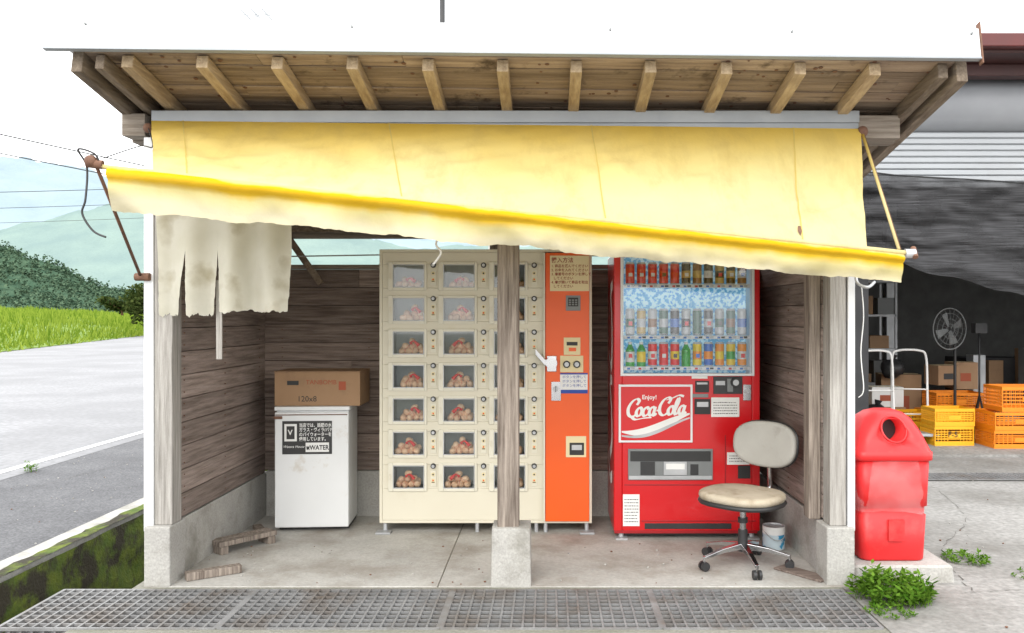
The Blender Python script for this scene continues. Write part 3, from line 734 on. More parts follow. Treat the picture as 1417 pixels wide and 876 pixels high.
# ============================================================ SMALL FREEZER + BOX
fr=empty('small_refrigerator')
FM=Matrix.Translation((-1.665,6.02,0))@Matrix.Rotation(math.radians(3.5),4,'Z')
b=MB(FM)
b.box(-.25,.25,-.22,.14,.03,.845,M_fridge)
b.done('body',fr,bevel=.012,seg=3)
b=MB(FM); b.box(-.253,.253,-.25,-.227,.035,.835,M_fridge); b.done('door',fr,bevel=.008,seg=3)
b=MB(FM); b.box(-.257,.257,-.235,.145,.846,.872,M_fridge); b.box(-.24,.24,-.17,.12,.0,.029,M_black)
b.box(-.20,.14,-.2535,-.2505,.545,.775,M_ink)
b.box(-.185,-.10,-.2555,-.2535,.635,.755,M_paper); b.box(-.17,-.115,-.257,-.2555,.65,.74,M_ink)
b.box(-.04,.12,-.2555,-.2535,.56,.625,M_paper)
b.box(-.245,.245,-.2575,-.251,.815,.821,M_rust)
b.box(-.256,-.20,-.2605,-.2505,.79,.81,M_rust)
b.done('top_and_label',fr,bevel=.002)
to=[text(t,0,0,0,.031,M_paper,None,bold=.0005) for t in ['当店では、話題の水','ガラス・ヴィラ/バナジウム','のパイウォーターを','使用しています。']]
for i,o in enumerate(to):
    o.matrix_world=FM@Matrix.Translation((-.085,-.2545,.735-i*.032))@Matrix.Rotation(math.pi/2,4,'X')@Matrix.Scale(.8,4,(1,0,0)); o.parent=fr
o=text('πWATER',0,0,0,.045,M_ink,None,bold=.0012); o.matrix_world=FM@Matrix.Translation((-.035,-.2565,.576))@Matrix.Rotation(math.pi/2,4,'X')@Matrix.Scale(.85,4,(1,0,0)); o.parent=fr
o=text('V',0,0,0,.05,M_paper,None,bold=.001); o.matrix_world=FM@Matrix.Translation((-.16,-.2575,.68))@Matrix.Rotation(math.pi/2,4,'X'); o.parent=fr
o=text('Watera House',0,0,0,.024,M_paper,None,shear=.4); o.matrix_world=FM@Matrix.Translation((-.195,-.2545,.59))@Matrix.Rotation(math.pi/2,4,'X'); o.parent=fr
cb=empty('cardboard_box')
BM=Matrix.Translation((-1.63,6.0,.874))@Matrix.Rotation(math.radians(1),4,'Z')
b=MB(BM)
b.box(-.298,.298,-.17,.17,0,.235,M_card); b.box(-.301,.301,-.173,-.002,.236,.241,M_card); b.box(-.301,.301,.002,.173,.236,.241,M_card)
b.box(-.21,-.13,-.1725,-.1705,.145,.175,M_ink)
b.box(.15,.2,-.1725,-.1705,.11,.17,M_cardred)
b.done('carton',cb,bevel=.004)
o=text('TANBOMB',0,0,0,.045,M_cardred,None); o.matrix_world=BM@Matrix.Translation((-.08,-.172,.15))@Matrix.Rotation(math.pi/2,4,'X'); o.parent=cb
o=text('120x8',0,0,0,.055,M_ink,None); o.matrix_world=BM@Matrix.Translation((-.14,-.172,.03))@Matrix.Rotation(math.pi/2,4,'X'); o.parent=cb

b=MB(Matrix.Translation((-1.98,5.38,.007))@Matrix.Rotation(math.radians(50),4,'Z'))
b.box(-.2,.2,-.07,-.01,.05,.08,M_post); b.box(-.2,.2,.0,.06,.05,.08,M_post); b.box(-.19,-.14,-.07,.06,0,.049,M_post); b.box(.14,.19,-.07,.06,0,.049,M_post)
b.done('wooden_step',bevel=.003)
b=MB(Matrix.Translation((-1.93,4.78,.008))@Matrix.Rotation(math.radians(33),4,'Z')); b.box(-.15,.15,-.03,.03,0,.045,M_post); b.done('wooden_plank',bevel=.004)
b=MB(Matrix.Translation((-2.0,5.75,.008))@Matrix.Rotation(math.radians(-60),4,'Z')); b.box(-.12,.1,-.03,.03,0,.03,M_post); b.done('wooden_plank.001',bevel=.004)
b=MB(Matrix.Translation((1.47,4.82,.007))@Matrix.Rotation(math.radians(-52),4,'Z')); b.box(-.16,.16,-.06,.05,0,.012,M_wx); b.done('wooden_plank.002',bevel=.003)

# ============================================================ CHAIR
oc=empty('office_chair')
CM=Matrix.Translation((1.16,4.98,.007))@Matrix.Rotation(math.radians(-44),4,'Z')
def pad(mb,C0,ax,ay,az,hx,hy,th,m,curve=0,e=2.6,n=40):
    secs=[]
    for (k,s) in((-.5,.90),(-.42,.97),(0,1),(.3,.985),(.45,.94),(.5,.86),(.52,.5),(.525,.02)):
        pts=[]
        for i in range(n):
            t=2*math.pi*i/n; c=math.cos(t);q_=math.sin(t)
            x=math.copysign(abs(c)**(2/e),c)*hx*s; y=math.copysign(abs(q_)**(2/e),q_)*hy*s
            pts.append(C0+ax*x+ay*y+az*(k*th+curve*(x/hx)**2))
        secs.append(pts)
    mb.loft(secs,m)
X=Vector((1,0,0));Yv=Vector((0,1,0));Zv=Vector((0,0,1))
b=MB(CM); pad(b,Vector((0,-.01,.425)),X,Yv,Zv,.245,.225,.05,M_seat); b.done('seat',oc)
b=MB(CM); pad(b,Vector((0,-.01,.39)),X,Yv,Zv,.25,.23,.03,M_black); 
b.cyl((0,0,.36),(0,0,.385),.09,.12,M_black,14); b.done('seat_pan',oc)
bu=Vector((0,.12,1)).normalized(); bn_=-Vector((0,1,-.12)).normalized()
b=MB(CM); pad(b,Vector((0.01,.265,.70)),X,bu,bn_,.215,.142,.05,M_backr,curve=.03); b.done('backrest',oc)
b=MB(CM); pad(b,Vector((0.01,.288,.70)),X,bu,bn_,.22,.147,.025,M_black,curve=.03)
b.tube(catmull([(0,.03,.365),(0,.2,.36),(0,.31,.40),(0,.32,.50),(0,.305,.67)]),.014,M_chrome,8)
b.done('back_support',oc)
b=MB(CM); b.cyl((0,0,.09),(0,0,.22),.032,.028,M_black,14); b.cyl((0,0,.22),(0,0,.37),.02,.02,M_chrome,12); b.cyl((0,0,.26),(0,0,.29),.03,.03,M_black,12)
b.tube([(0,0,.36),(.14,-.02,.35)],.007,M_chrome,6)
for k in range(5):
    a=math.radians(72*k+30); d=Vector((math.cos(a),math.sin(a),0)); p=Vector((-d.y,d.x,0))
    b.loft([[Vector((0,0,.12))+d*r+p*w+Zv*(z+h) for (w,h) in((hw_,-hh_),(hw_,hh_),(-hw_,hh_),(-hw_,-hh_))] for r,z,hw_,hh_ in((.02,0,.02,.018),(.15,-.015,.015,.012),(.27,-.045,.012,.008))],M_chrome,smooth=False)
    e=d*.27; b.cyl(e+Zv*.055,e+Zv*.085,.008,.008,M_chrome,8)
    for s_ in(-1,1): b.cyl(e+p*(s_*.007)+Zv*.028,e+p*(s_*.024)+Zv*.028,.028,.026,M_black,14)
b.done('star_base',oc,bevel=.002)

b=MB(); M_tin=mat('tin_blue_label',(.03,.25,.45),(.5,.6,.65),rough=.4,scale=9,lo=.48,hi=.52)
b.lathe([(0,0),(.07,0),(.072,.004),(.07,.008),(.07,.10),(.07,.14),(.072,.15),(.068,.15),(.066,.14),(0,.14)],(1.445,5.35,.007),None,24,[M_galv,M_galv,M_galv,M_tin,M_paper,M_paper,M_galv,M_galv,M_galv])
b.tube(catmull([(1.375,5.35,.13),(1.4,5.27,.1),(1.445,5.26,.08),(1.49,5.27,.1),(1.515,5.35,.13)]),.003,M_galv,5)
b.done('paint_tin')

# ============================================================ TRASH CAN
b=MB(); b.loft([rrect(2.0,4.92,0,.285,.25,.02,3),rrect(2.0,4.92,.085,.28,.245,.03,3),rrect(2.0,4.92,.098,.265,.23,.03,3)],M_conc,smooth=False); b.done('concrete_block')
tc_=empty('trash_can'); bx,by=1.975,4.93
b=MB()
b.loft([rrect(bx,by,.10,.178,.165,.05),rrect(bx,by,.11,.185,.17,.05),rrect(bx,by,.36,.195,.18,.05),rrect(bx,by,.365,.188,.173,.05),rrect(bx,by,.41,.19,.175,.05),rrect(bx,by,.415,.2,.185,.05),rrect(bx,by,.68,.208,.193,.05)],M_bin)
b.box(bx-.04,bx+.05,by-.196,by-.18,.22,.34,M_bin)
b.done('body',tc_)
b=MB()
b.loft([rrect(bx,by,.675,.212,.197,.05),rrect(bx,by,.68,.222,.207,.05),rrect(bx,by,.725,.222,.207,.05),rrect(bx,by,.73,.215,.2,.05),rrect(bx,by,.80,.19,.178,.06),
 rrect(bx,by,.86,.165,.155,.07),rrect(bx,by,.91,.135,.13,.075),rrect(bx,by,.94,.10,.098,.07),rrect(bx,by,.955,.055,.05,.045)],M_bin)
lid=b.done('lid',tc_)
cu=MB(); cu.cyl((bx,by-.4,.855),(bx,by-.02,.835),.068,.068,M_black,28); co=cu.done('cut')
md=lid.modifiers.new('bo','BOOLEAN'); md.object=co; md.operation='DIFFERENCE'; md.solver='EXACT'
dg=C.evaluated_depsgraph_get(); me=D.meshes.new_from_object(lid.evaluated_get(dg)); lid.modifiers.clear(); lid.data=me; D.objects.remove(co)
b=MB(); b.cyl((bx,by-.03,.836),(bx,by-.025,.836),.066,.066,M_black,24)  # black disc paints the shade inside the lid hole
ring=[]
for i in range(29):
    t=2*math.pi*i/28; xx_=bx+.07*math.cos(t); zz_=.853+.07*math.sin(t)
    yy_=by-(.155-(zz_-.86)*.55)-.003; ring.append((xx_,yy_-.004,zz_))
b.tube(ring,.006,M_bin,6)
b.done('hole_rim',tc_)
b=MB()
def bag(u,v):
    t=u*2*math.pi; c=math.cos(t); s_=math.sin(t); e=3.5
    rx=.216+.006*v; ry=.203+.006*v
    x=math.copysign(abs(c)**(2/e),c)*rx; y=math.copysign(abs(s_)**(2/e),s_)*ry
    n=noise.noise(Vector((u*18,v*3,0)))*.02+noise.noise(Vector((u*60,v*7,5)))*.008
    return (bx+x*(1+n*v*3),by+y*(1+n*v*3),.685-.30*v*(1+.06*noise.noise(Vector((u*9,3,3)))))
b.grid(bag,140,16,M_bag); b.done('bag_liner',tc_)

# ============================================================ PLANTS
def leafmat(name,c1,c2,tr=.3):
    m,nt,N,L,B=nodes(name); N.remove(B); o=N['Material Output']
    g_=N.new('ShaderNodeNewGeometry'); col=ramp(N,L,g_.outputs['Random Per Island'],[(0,c1),(1,c2)])
    d=N.new('ShaderNodeBsdfDiffuse'); t=N.new('ShaderNodeBsdfTranslucent'); mx=N.new('ShaderNodeMixShader'); mx.inputs[0].default_value=tr
    L.new(col,d.inputs[0]);L.new(col,t.inputs[0]);L.new(d.outputs[0],mx.inputs[1]);L.new(t.outputs[0],mx.inputs[2]);L.new(mx.outputs[0],o.inputs[0]); return m
L_grass=leafmat('grass_blades',(.09,.16,.015),(.26,.33,.05))
L_weed=leafmat('weed_leaves',(.045,.12,.01),(.15,.27,.035))
L_bush=leafmat('bush_leaves',(.02,.038,.010),(.08,.10,.03))
L_tree=leafmat('tree_leaves',(.04,.075,.03),(.11,.155,.07))
L_forest=leafmat('forest_leaves',(.045,.085,.055),(.105,.155,.095),.1)  # crown greens greyed, pale haze mixed into the colour
def weed(name,cx,cy,r,h,n,leaf=.03,z0=.006):
    b=MB()
    for i in range(n):
        a=U(0,6.28); rr=r*math.sqrt(R()); x=cx+rr*math.cos(a); y=cy+rr*math.sin(a); hh_=h*(1-.5*rr/r)*U(.4,1)
        tip=Vector((x+U(-.3,.3)*hh_,y+U(-.3,.3)*hh_,z0+hh_)); base=Vector((x,y,z0))
        d=(tip-base); sd=d.cross(Vector((U(-1,1),U(-1,1),.2))).normalized()*.0025
        b.face([base-sd,base+sd,tip],L_weed)
        for q_ in range(6):
            p=base.lerp(tip,U(.2,1)); v=Vector((U(-1,1),U(-1,1),U(-.1,.7))).normalized()*leaf*U(.6,1.5); w=v.cross(Vector((U(-.3,.3),U(-.3,.3),1))).normalized()*leaf*.26
            b.face([p,p+v*.5+w,p+v,p+v*.5-w],L_weed)
    return b.done(name)
weed('weed_plant',1.82,4.42,.20,.20,200,.04); weed('weed_plant.001',2.22,5.35,.13,.20,110,.035); weed('weed_plant.002',2.55,5.1,.14,.06,45,.03)
weed('weed_plant.003',1.72,4.2,.12,.05,50,.022); weed('weed_plant.004',2.75,4.75,.10,.04,18,.02)
weed('weed_plant.005',-4.85,6.9,.05,.13,14,.03); weed('weed_plant.006',-5.0,8.0,.06,.16,16,.03)
weed('weed_plant.008',-2.9,7.4,.12,.08,40,.03,.05); weed('weed_plant.010',2.32,5.6,.08,.3,26,.03)

def edge(Y): return -23-(Y-35)*.29 if Y>35 else -17-(Y-12)*.26
def fieldz(v): return .03+3.1*(1-math.exp(-v/28.))
b=MB()
def ff(u,v):
    Y=5+190*u; d=150*v*v; z=fieldz(d)+.25*noise.noise(Vector((Y*.1,d*.1,0)))*min(1,d/4)
    return (edge(Y)-d,Y+d*.25,z)
M_field=mat('grass_ground',(.10,.17,.02),(.17,.25,.035),rough=1,scale=.3,fine=.3)
b.grid(ff,80,50,M_field); b.done('grass_field')
b=MB()
for i in range(30000):
    Y=U(25,150); d=60*R()**1.6+ .1
    z=fieldz(d); x=edge(Y)-d+U(-.5,.3); y=Y+d*.25
    cl=noise.noise(Vector((x*.25,y*.25,0)))+.5*noise.noise(Vector((x*.8,y*.8,4)))
    h=(.18+.85*max(0,cl+.1)+U(0,.25))*(1 if d>1 else .6); w=.04+.04*R()*(y/60)
    a=U(0,3.14); dx,dy=math.cos(a)*w,math.sin(a)*w*.4; lx=U(-.3,.3)
    b.face([(x-dx,y-dy,z-.05),(x+dx,y+dy,z-.05),(x+lx+dx*.3,y,z+h),(x+lx-dx*.3,y,z+h)],L_grass)
b.done('tall_grass')
def bush(name,c,r,n,leaf,m,lumps=7):
    b=MB(); c=Vector(c)
    L_=[(c+Vector((U(-.6,.6)*r[0],U(-.6,.6)*r[1],U(-.4,.6)*r[2])),U(.35,.6)) for _ in range(lumps)]
    b.tube([c-Vector((0,0,r[2]*1.0)),c],[r[0]*.06,r[0]*.03],M_rust,6)
    for q_,s_ in L_: b.tube([c-Vector((0,0,r[2]*.6)),q_],[r[0]*.03,r[0]*.01],M_rust,5)
    for i in range(n):
        q_,s_=random.choice(L_); d=Vector((random.gauss(0,1),random.gauss(0,1),random.gauss(0,1))).normalized()*(R()**.4)*s_
        p=q_+Vector((d.x*r[0],d.y*r[1],d.z*r[2])); v=Vector((U(-1,1),U(-1,1),U(-.6,.8))).normalized()*leaf*U(.6,1.4); w=v.cross(Vector((U(-1,1),U(-1,1),1))).normalized()*leaf*.4
        b.face([p,p+v*.5+w,p+v,p+v*.5-w],m)
    return b.done(name)
bush('roadside_bush',(-29.3,62,1.9),(3.2,2.2,2.1),3800,.30,L_bush,11)
bush('roadside_bush.001',(-37,72,2.6),(2,1.6,1.0),1200,.28,L_bush)
bush('hedge_tree',(-3.4,13,1.35),(2.0,1,1.0),2600,.12,L_tree,9)
bush('hedge_tree.001',(-1.4,14,1.3),(1.4,1,.95),1800,.12,L_tree)
bush('hedge_tree.002',(.9,13,1.3),(1.6,1,.8),1800,.12,L_tree)

# hills
def ridge(name,prof,Y0,Y1,m,nz,seed,base=-5,ny=24,leaves=0):
    def hgt(x):
        for i in range(len(prof)-1):
            if prof[i][0]<=x<=prof[i+1][0]:
                t=(x-prof[i][0])/(prof[i+1][0]-prof[i][0]); t=t*t*(3-2*t) if nz>12 else t
                return prof[i][1]*(1-t)+prof[i+1][1]*t
        return 0
    x0,x1=prof[0][0],prof[-1][0]; b=MB()
    def f(u,v):
        x=x0+(x1-x0)*u; y=Y0+(Y1-Y0)*v; h=hgt(x)
        z=base+(h-base)*(math.sin(v*math.pi/2)**1.2)
        k=(Y1-Y0)/6
        z+=nz*(noise.noise(Vector((x/k,y/k,seed)))+.5*noise.noise(Vector((x/k*3,y/k*3,seed)))+.25*noise.noise(Vector((x/k*10,y/k*10,seed))))*v
        return (x,y,z)
    b.grid(f,400,ny,m)
    for i in range(leaves):
        # a tree crown: a small ragged cluster of leaf clumps, pointed at the top
        p=Vector(f(U(0.02,.5),R()**.8)); H=U(1.5,3.6); W=H*U(.35,.55)
        for k in range(9):
            t=R(); rr=W*(1-t*.85); a=U(0,6.28)
            c=p+Vector((math.cos(a)*rr,math.sin(a)*rr,H*t)); v=Vector((U(-1,1),U(-1,1),U(-.5,.9))).normalized()*U(.5,1.1); w=v.cross(Vector((U(-1,1),U(-1,1),1))).normalized()*U(.3,.6)
            b.face([c-v*.5,c+w,c+v*.6,c-w],L_forest)
    return b.done(name)
def hzmat(name,c1,c2,s,fine=0):  # distance haze is painted into the base colours of the hills
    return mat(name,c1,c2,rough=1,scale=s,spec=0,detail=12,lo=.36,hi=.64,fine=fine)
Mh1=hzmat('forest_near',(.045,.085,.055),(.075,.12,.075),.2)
Mh2=hzmat('forest_mid_haze_tint',(.165,.225,.215),(.20,.265,.24),.02,.05); Mh3=hzmat('mountain_haze_tint',(.225,.285,.325),(.26,.32,.35),.004,.02)
def PX(a,Y): return (a-760)*Y/1150.
def PH(a,Y): return 1.5-(a-436)*Y/1150.
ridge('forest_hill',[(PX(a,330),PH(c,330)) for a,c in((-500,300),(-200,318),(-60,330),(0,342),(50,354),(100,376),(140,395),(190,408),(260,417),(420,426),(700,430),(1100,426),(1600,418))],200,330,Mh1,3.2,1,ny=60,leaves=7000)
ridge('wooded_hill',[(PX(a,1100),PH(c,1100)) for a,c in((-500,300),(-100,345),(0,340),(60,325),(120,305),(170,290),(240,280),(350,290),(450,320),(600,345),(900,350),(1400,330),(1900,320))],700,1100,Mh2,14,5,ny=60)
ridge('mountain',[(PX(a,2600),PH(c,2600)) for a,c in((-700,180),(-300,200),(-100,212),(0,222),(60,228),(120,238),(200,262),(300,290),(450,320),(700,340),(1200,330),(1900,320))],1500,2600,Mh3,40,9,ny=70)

b=MB()
b.cyl((-27.3,10,0),(-27.3,10,9.4),.17,.12,M_conc,12); b.cyl((-28.2,10,8.6),(-26.4,10,8.6),.05,.05,M_galv,8); b.done('utility_pole')
b=MB()
b.cyl((-5,70,0),(-5,70,9.4),.17,.12,M_conc,12); b.cyl((-5.9,70,8.6),(-4.1,70,8.6),.05,.05,M_galv,8); b.done('utility_pole.001')
b=MB()
def wire(p,q_,sag,r=.014):
    p=Vector(p);q_=Vector(q_); b.tube([p.lerp(q_,i/20)-Vector((0,0,sag*4*(i/20)*(1-i/20))) for i in range(21)],r,M_black,4)
wire((-27.3,10,8.5),(-5,70,8.6),.5,.03); wire((-27.3,10,7.9),(-5,70,8.0),.6,.025)
wire((-40,38,7.0),(-6,60,12.0),.4,.02); wire((-40,38,6.2),(-6,60,11),.4,.016); wire((-40,38,5.5),(-6,60,10),.4,.012)
b.done('power_line')

# ============================================================ WAREHOUSE
wh=empty('warehouse'); WY=8.9
b=MB()
b.box(3.1,3.42,WY,WY+.2,0,3.4,M_whdark); b.box(9.5,12,WY,WY+.2,0,4,M_whwall)
b.box(3.1,12,15,15.2,0,4,M_whwall); b.box(3.0,3.1,WY,15,0,4,M_whwall); b.box(12,12.1,WY,15,0,4,M_whwall)
b.box(3.1,12,WY+.2,15,3.5,3.6,M_whdark)
b.box(3.1,12,WY-.05,15,-.02,.03,M_yard)
b.done('walls',wh)
b=MB(); z=2.86
while z<3.44:
    b.box(3.1,9.5,WY-.10,WY-.085,z,z+.062,M_shutter); b.box(3.1,9.5,WY-.115,WY-.1,z+.008,z+.05,M_shutter); z+=.066
b.box(5.05,5.2,WY-.13,WY-.115,3.18,3.21,M_paperc)
b.done('roller_shutter',wh,bevel=.004)
b=MB()
b.loft([[Vector((x,WY-.02+.33*math.cos(t)*1.0,3.74+.29*math.sin(t))) for t in [2*math.pi*i/28 for i in range(28)]] for x in (3.1,9.5)],mat('shutter_box_grey',(.34,.35,.37),(.28,.29,.31),rough=.5,scale=1.5))
b.done('shutter_housing',wh)
b=MB()
b.box(2.9,12.2,8.0,16,4.04,4.14,M_brown); b.box(2.88,12.2,7.9,8.0,4.07,4.2,mat('gutter_red',(.10,.014,.012),(.08,.014,.012),rough=.4)); b.box(3.0,12.1,8.35,8.5,3.92,4.04,M_brown); b.box(3.0,12.1,WY+.1,WY+.2,3.4,4.04,M_whwall)
b.done('roof',wh,bevel=.01)
b=MB()
b.box(6.0,8.9,12,12.6,0.03,.9,M_whdark); b.box(5.2,5.35,12.8,12.95,.03,3.4,M_galv); b.box(4.2,4.3,11.5,11.6,.03,3.4,M_whwall)
for z_ in(.5,1.0,1.5,2.0): b.box(3.4,5.1,12.2,12.8,z_,z_+.03,M_galv)
for x in(3.4,4.25,5.08):
    for y in (12.2,12.78): b.box(x,x+.03,y,y+.03,.03,2.3,M_galv)
for x in(3.5,3.62,3.74,3.86,3.98): b.tube([(x,11.2,.03),(x,11.2,2.7)],.012,M_galv,6)
b.done('interior_shelves',wh)
b=MB()
for z_ in(.03,.53,1.03,1.53):
    x=3.45
    while x<5:
        w=U(.12,.35); h=U(.1,.33); b.box(x,x+w,12.22,12.22+U(.2,.4),z_+.002,z_+h,random.choice((M_card,M_whwall,M_grayp,M_whwall,M_card,M_crateY,M_grayp))); x+=w+U(.02,.15)
for i in range(26):
    x,y=U(5.5,8.5),U(10.6,11.9); w=U(.1,.3); b.box(x,x+w,y,y+.2,.03,.03+U(.1,1.1),random.choice((M_grayp,M_whwall,M_card,M_galv,M_blue,M_black)))
b.done('stored_goods',bevel=.004)
b=MB()
def nf(u,v):
    x=3.15+4.6*u; top=3.03-.16*u-.09*math.sin(math.pi*min(1,u*1.3))
    bot=2.20-.72*min(1,u*1.8)+.06*noise.noise(Vector((u*9,0,0)))
    z=top+(bot-top)*v
    y=8.62+.12*noise.noise(Vector((u*5,v*4+u*3,0)))+.03*noise.noise(Vector((u*20,v*16,3)))+.02*math.sin(v*22+u*14)
    return (x,y,z)
b.grid(nf,140,50,M_shade); b.tube([nf(i/20,0) for i in range(21)],.008,M_black,5); b.done('shade_net')

def crate(name,x,y,z,w,d,h,m,rot=0):
    b=MB(Matrix.Translation((x,y,z))@Matrix.Rotation(rot,4,'Z')); t=.012
    hx,hy=w/2,d/2
    b.box(-hx,hx,-hy,hy,0,t,m)
    for (zz0,zz1) in((.0125,.05),(h-.035,h)):
        b.box(-hx,hx,-hy,-hy+t,zz0,zz1,m); b.box(-hx,hx,hy-t,hy,zz0,zz1,m); b.box(-hx,-hx+t,-hy+t,hy-t,zz0,zz1,m); b.box(hx-t,hx,-hy+t,hy-t,zz0,zz1,m)
    zs=[.05+(h-.085)*k/5 for k in range(6)]
    for k in range(1,5):
        for s_ in(-1,1):
            y0=-hy if s_<0 else hy-t; b.box(-hx+.02,hx-.02,y0+.002,y0+t-.002,zs[k]-.006,zs[k]+.006,m)
            x0=-hx if s_<0 else hx-t; b.box(x0+.002,x0+t-.002,-hy+.02,hy-.02,zs[k]-.006,zs[k]+.006,m)
    n=12
    for k in range(n+1):
        xx_=-hx+(w-t)*k/n; ww=t if k in(0,n) else .006
        if k in(0,n) or not(abs(k-n/2)<2):
            b.box(xx_,xx_+ww,-hy+.001,-hy+t-.001,.05,h-.035,m)
        b.box(xx_,xx_+ww,hy-t+.001,hy-.001,.05,h-.035,m)
        yy_=-hy+(d-t)*k/n; b.box(-hx+.001,-hx+t-.001,yy_,yy_+ww,.05,h-.035,m); b.box(hx-t+.001,hx-.001,yy_,yy_+ww,.05,h-.035,m)
    b.box(-.07,.07,-hy+.0005,-hy+t,h*.4,h*.62,m)
    return b.done(name)
crate('plastic_crate',4.60,9.62,.03,.46,.34,.22,M_crateY,.05); crate('plastic_crate.001',4.61,9.62,.252,.46,.34,.2,M_crateY,.02)
crate('plastic_crate.002',5.25,9.45,.03,.60,.42,.2,M_crateO); crate('plastic_crate.003',5.25,9.45,.232,.60,.42,.2,M_crateO,.02); crate('plastic_crate.004',5.36,9.48,.434,.60,.42,.28,M_crateO,-.02)
crate('plastic_crate.005',5.0,10.5,.03,.6,.4,.3,M_crateO); crate('plastic_crate.006',5.1,10.5,.332,.6,.4,.22,M_crateO)
crate('plastic_crate.007',4.45,10.3,.03,.5,.36,.3,M_crateY,.2)
text('F-5',4.53,9.44,.13,.09,M_ink,D.objects['plastic_crate'])
def cart(name,x,y,rot,plat):
    b=MB(Matrix.Translation((x,y,.03))@Matrix.Rotation(rot,4,'Z'))
    b.tube(catmull([(-.2,0,.1),(-.2,.03,.6),(-.19,.05,.98),(-.12,.06,1.06),(.12,.06,1.06),(.19,.05,.98),(.2,.03,.6),(.2,0,.1)]),.014,M_white,8)
    for z in(.3,.6): b.tube([(-.2,.02,z),(.2,.02,z)],.009,M_white,6)
    b.box(-.22,.22,-.45,0,.10,.13,plat)
    for xx_ in(-.2,.2):
        for yy_ in(-.4,-.03): b.cyl((xx_-.02,yy_,.05),(xx_+.02,yy_,.05),.05,.05,M_black,14)
    return b.done(name)
cart('hand_cart',3.86,9.75,0.1,M_blue); cart('hand_cart.001',4.32,9.95,-.2,M_galv)
def carton(name,x,y,z,w,d,h,m=M_card):
    b=MB(Matrix.Translation((x,y,z))@Matrix.Rotation(U(-.2,.2),4,'Z')); b.box(-w/2,w/2,-d/2,d/2,0,h,m); b.box(-w/2-.002,w/2+.002,-.03,.03,h+.001,h+.003,M_paperc); b.box(-w*.25,w*.2,-d/2-.002,-d/2-.0005,h*.3,h*.6,M_cardred if R()<.5 else M_ink); return b.done(name,bevel=.004)
carton('cardboard_box.001',4.25,10.7,.03,.5,.4,.32); carton('cardboard_box.002',4.3,10.7,.352,.4,.3,.25,M_paper); carton('cardboard_box.003',4.75,10.1,.03,.3,.3,.2)
carton('cardboard_box.004',3.86,9.53,.165,.32,.3,.16); carton('cardboard_box.005',5.1,10.8,.62,.3,.3,.25); carton('cardboard_box.006',5.45,11,.55,.3,.3,.35,M_card)
carton('cardboard_box.007',3.75,10.6,.03,.5,.4,.5,M_card); carton('cardboard_box.008',3.8,10.55,.535,.35,.3,.22,M_whwall); carton('cardboard_box.009',4.7,11.2,.03,.5,.4,.7,M_card)
for i,(x,y,z,r_) in enumerate(((3.78,10.5,.95,.19),(4.1,10.4,.25,.17),(4.5,10.9,.82,.15))):
    b=MB(); sd=Vector((i*5.,0,0)); b.sphere((x,y,z),(r_,r_*.9,r_*.85),M_black,18,12,None,lambda q_:1+.25*noise.noise(q_*2.2+sd)+.08*noise.noise(q_*7+sd)); b.cyl((x,y,z+r_*.7),(x+.02,y,z+r_*1.2),.02,.05,M_black,8)
    b.done('rubbish_bag')
fn_=empty('electric_fan'); b=MB(); F=Vector((4.86,10.1,1.35))
b.cyl((F.x+.12,F.y+.1,.03),(F.x+.12,F.y+.1,1.35),.018,.018,M_black,8); b.cyl((F.x+.12,F.y+.1,.03),(F.x+.12,F.y+.1,.06),.2,.18,M_black,18)
b.cyl(F+Vector((.0,.02,0)),F+Vector((.1,.16,0)),.06,.05,M_black,12); b.done('stand',fn_)
b=MB()
for rr in(.25,.19,.12,.06):
    b.tube([F+Vector((rr*.8*math.cos(t),-.05+rr*.15,rr*math.sin(t))) for t in [2*math.pi*i/32 for i in range(33)]],.003 if rr<.23 else .008,M_grayp,5)
for i in range(20):
    t=2*math.pi*i/20; b.tube([F+Vector((.03*math.cos(t),-.05,.03*math.sin(t))),F+Vector((.2*math.cos(t),-.012,.25*math.sin(t)))],.002,M_grayp,4)
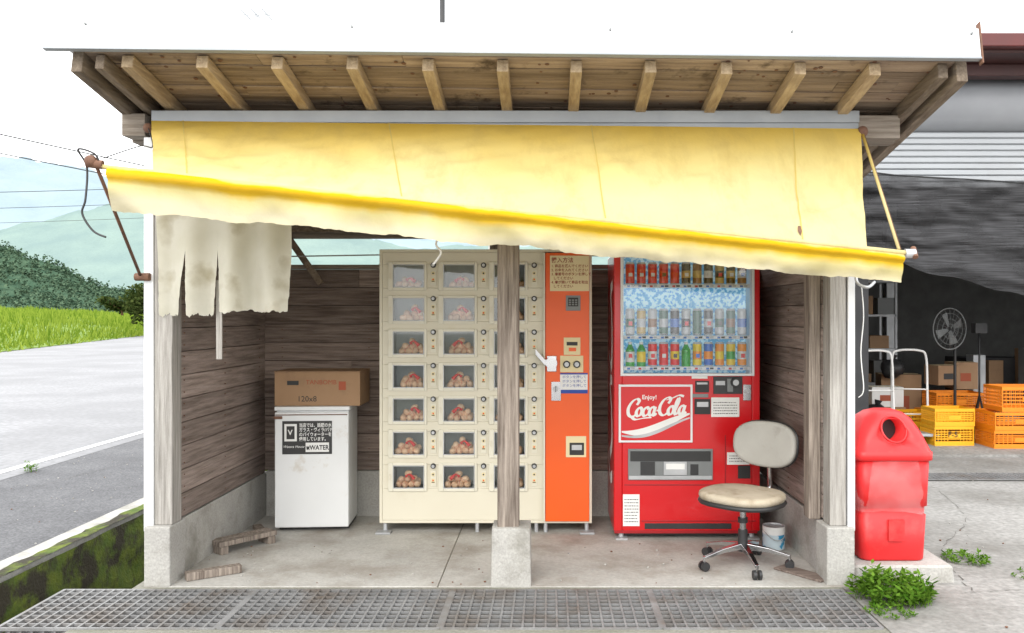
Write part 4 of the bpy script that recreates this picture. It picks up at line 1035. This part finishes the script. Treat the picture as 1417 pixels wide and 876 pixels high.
for i in range(4):
    t=2*math.pi*i/4+.4; p=lambda r,o,y: F+Vector((r*.8*math.cos(t+o),y,r*math.sin(t+o)))
    b.face([p(.03,-.5,0),p(.2,-.3,.02),p(.21,.25,-.02),p(.03,.5,-.01)],M_grayp)
b.done('guard_and_blades',fn_)
b=MB(); b.tube([(5.25,9.9,.03),(5.15,9.95,.55)],.012,M_black,6); b.tube([(5.05,9.9,.03),(5.15,9.95,.55)],.012,M_black,6); b.tube([(5.15,10.2,.03),(5.15,9.95,.55),(5.15,9.95,1.35)],.012,M_black,6); b.box(5.08,5.22,9.9,10,1.3,1.42,M_black); b.done('tripod')

# ============================================================ LIGHT
w=D.worlds.new('World'); scene.world=w; w.use_nodes=True; N=w.node_tree.nodes; L=w.node_tree.links
bg=N['Background']; bg.inputs['Strength'].default_value=.15
sk=N.new('ShaderNodeTexSky'); sk.sky_type='NISHITA'; sk.sun_disc=False
EL,AZ=38,198
sk.sun_elevation=math.radians(EL); sk.sun_rotation=math.radians(AZ); sk.dust_density=5; sk.air_density=1.5
mx=N.new('ShaderNodeMixRGB'); mx.inputs[0].default_value=.88; mx.inputs[2].default_value=(22,22.2,22.4,1)
L.new(sk.outputs[0],mx.inputs[1]); L.new(mx.outputs[0],bg.inputs[0])
sl_=D.lights.new('Sun','SUN'); sl_.energy=1.5; sl_.angle=math.radians(35); sl_.color=(1,.97,.93)
so=D.objects.new('sun_lamp',sl_); scene.collection.objects.link(so)
az=math.radians(AZ); el=math.radians(EL)
dirv=Vector((math.sin(az)*math.cos(el),math.cos(az)*math.cos(el),math.sin(el)))
so.rotation_euler=(-dirv).to_track_quat('-Z','Y').to_euler()
# ============================================================ CAMERA
cd=D.cameras.new('Camera'); cam=D.objects.new('camera',cd); scene.collection.objects.link(cam); scene.camera=cam
cam.location=(0,0,1.5); cam.rotation_euler=(math.pi/2,0,0)
cd.sensor_width=36; cd.lens=1150/1417*36; cd.shift_x=-51.5/1417; cd.shift_y=0; cd.clip_start=.05; cd.clip_end=9000
scene.view_settings.view_transform='Standard'; scene.view_settings.look='None'; scene.view_settings.exposure=0
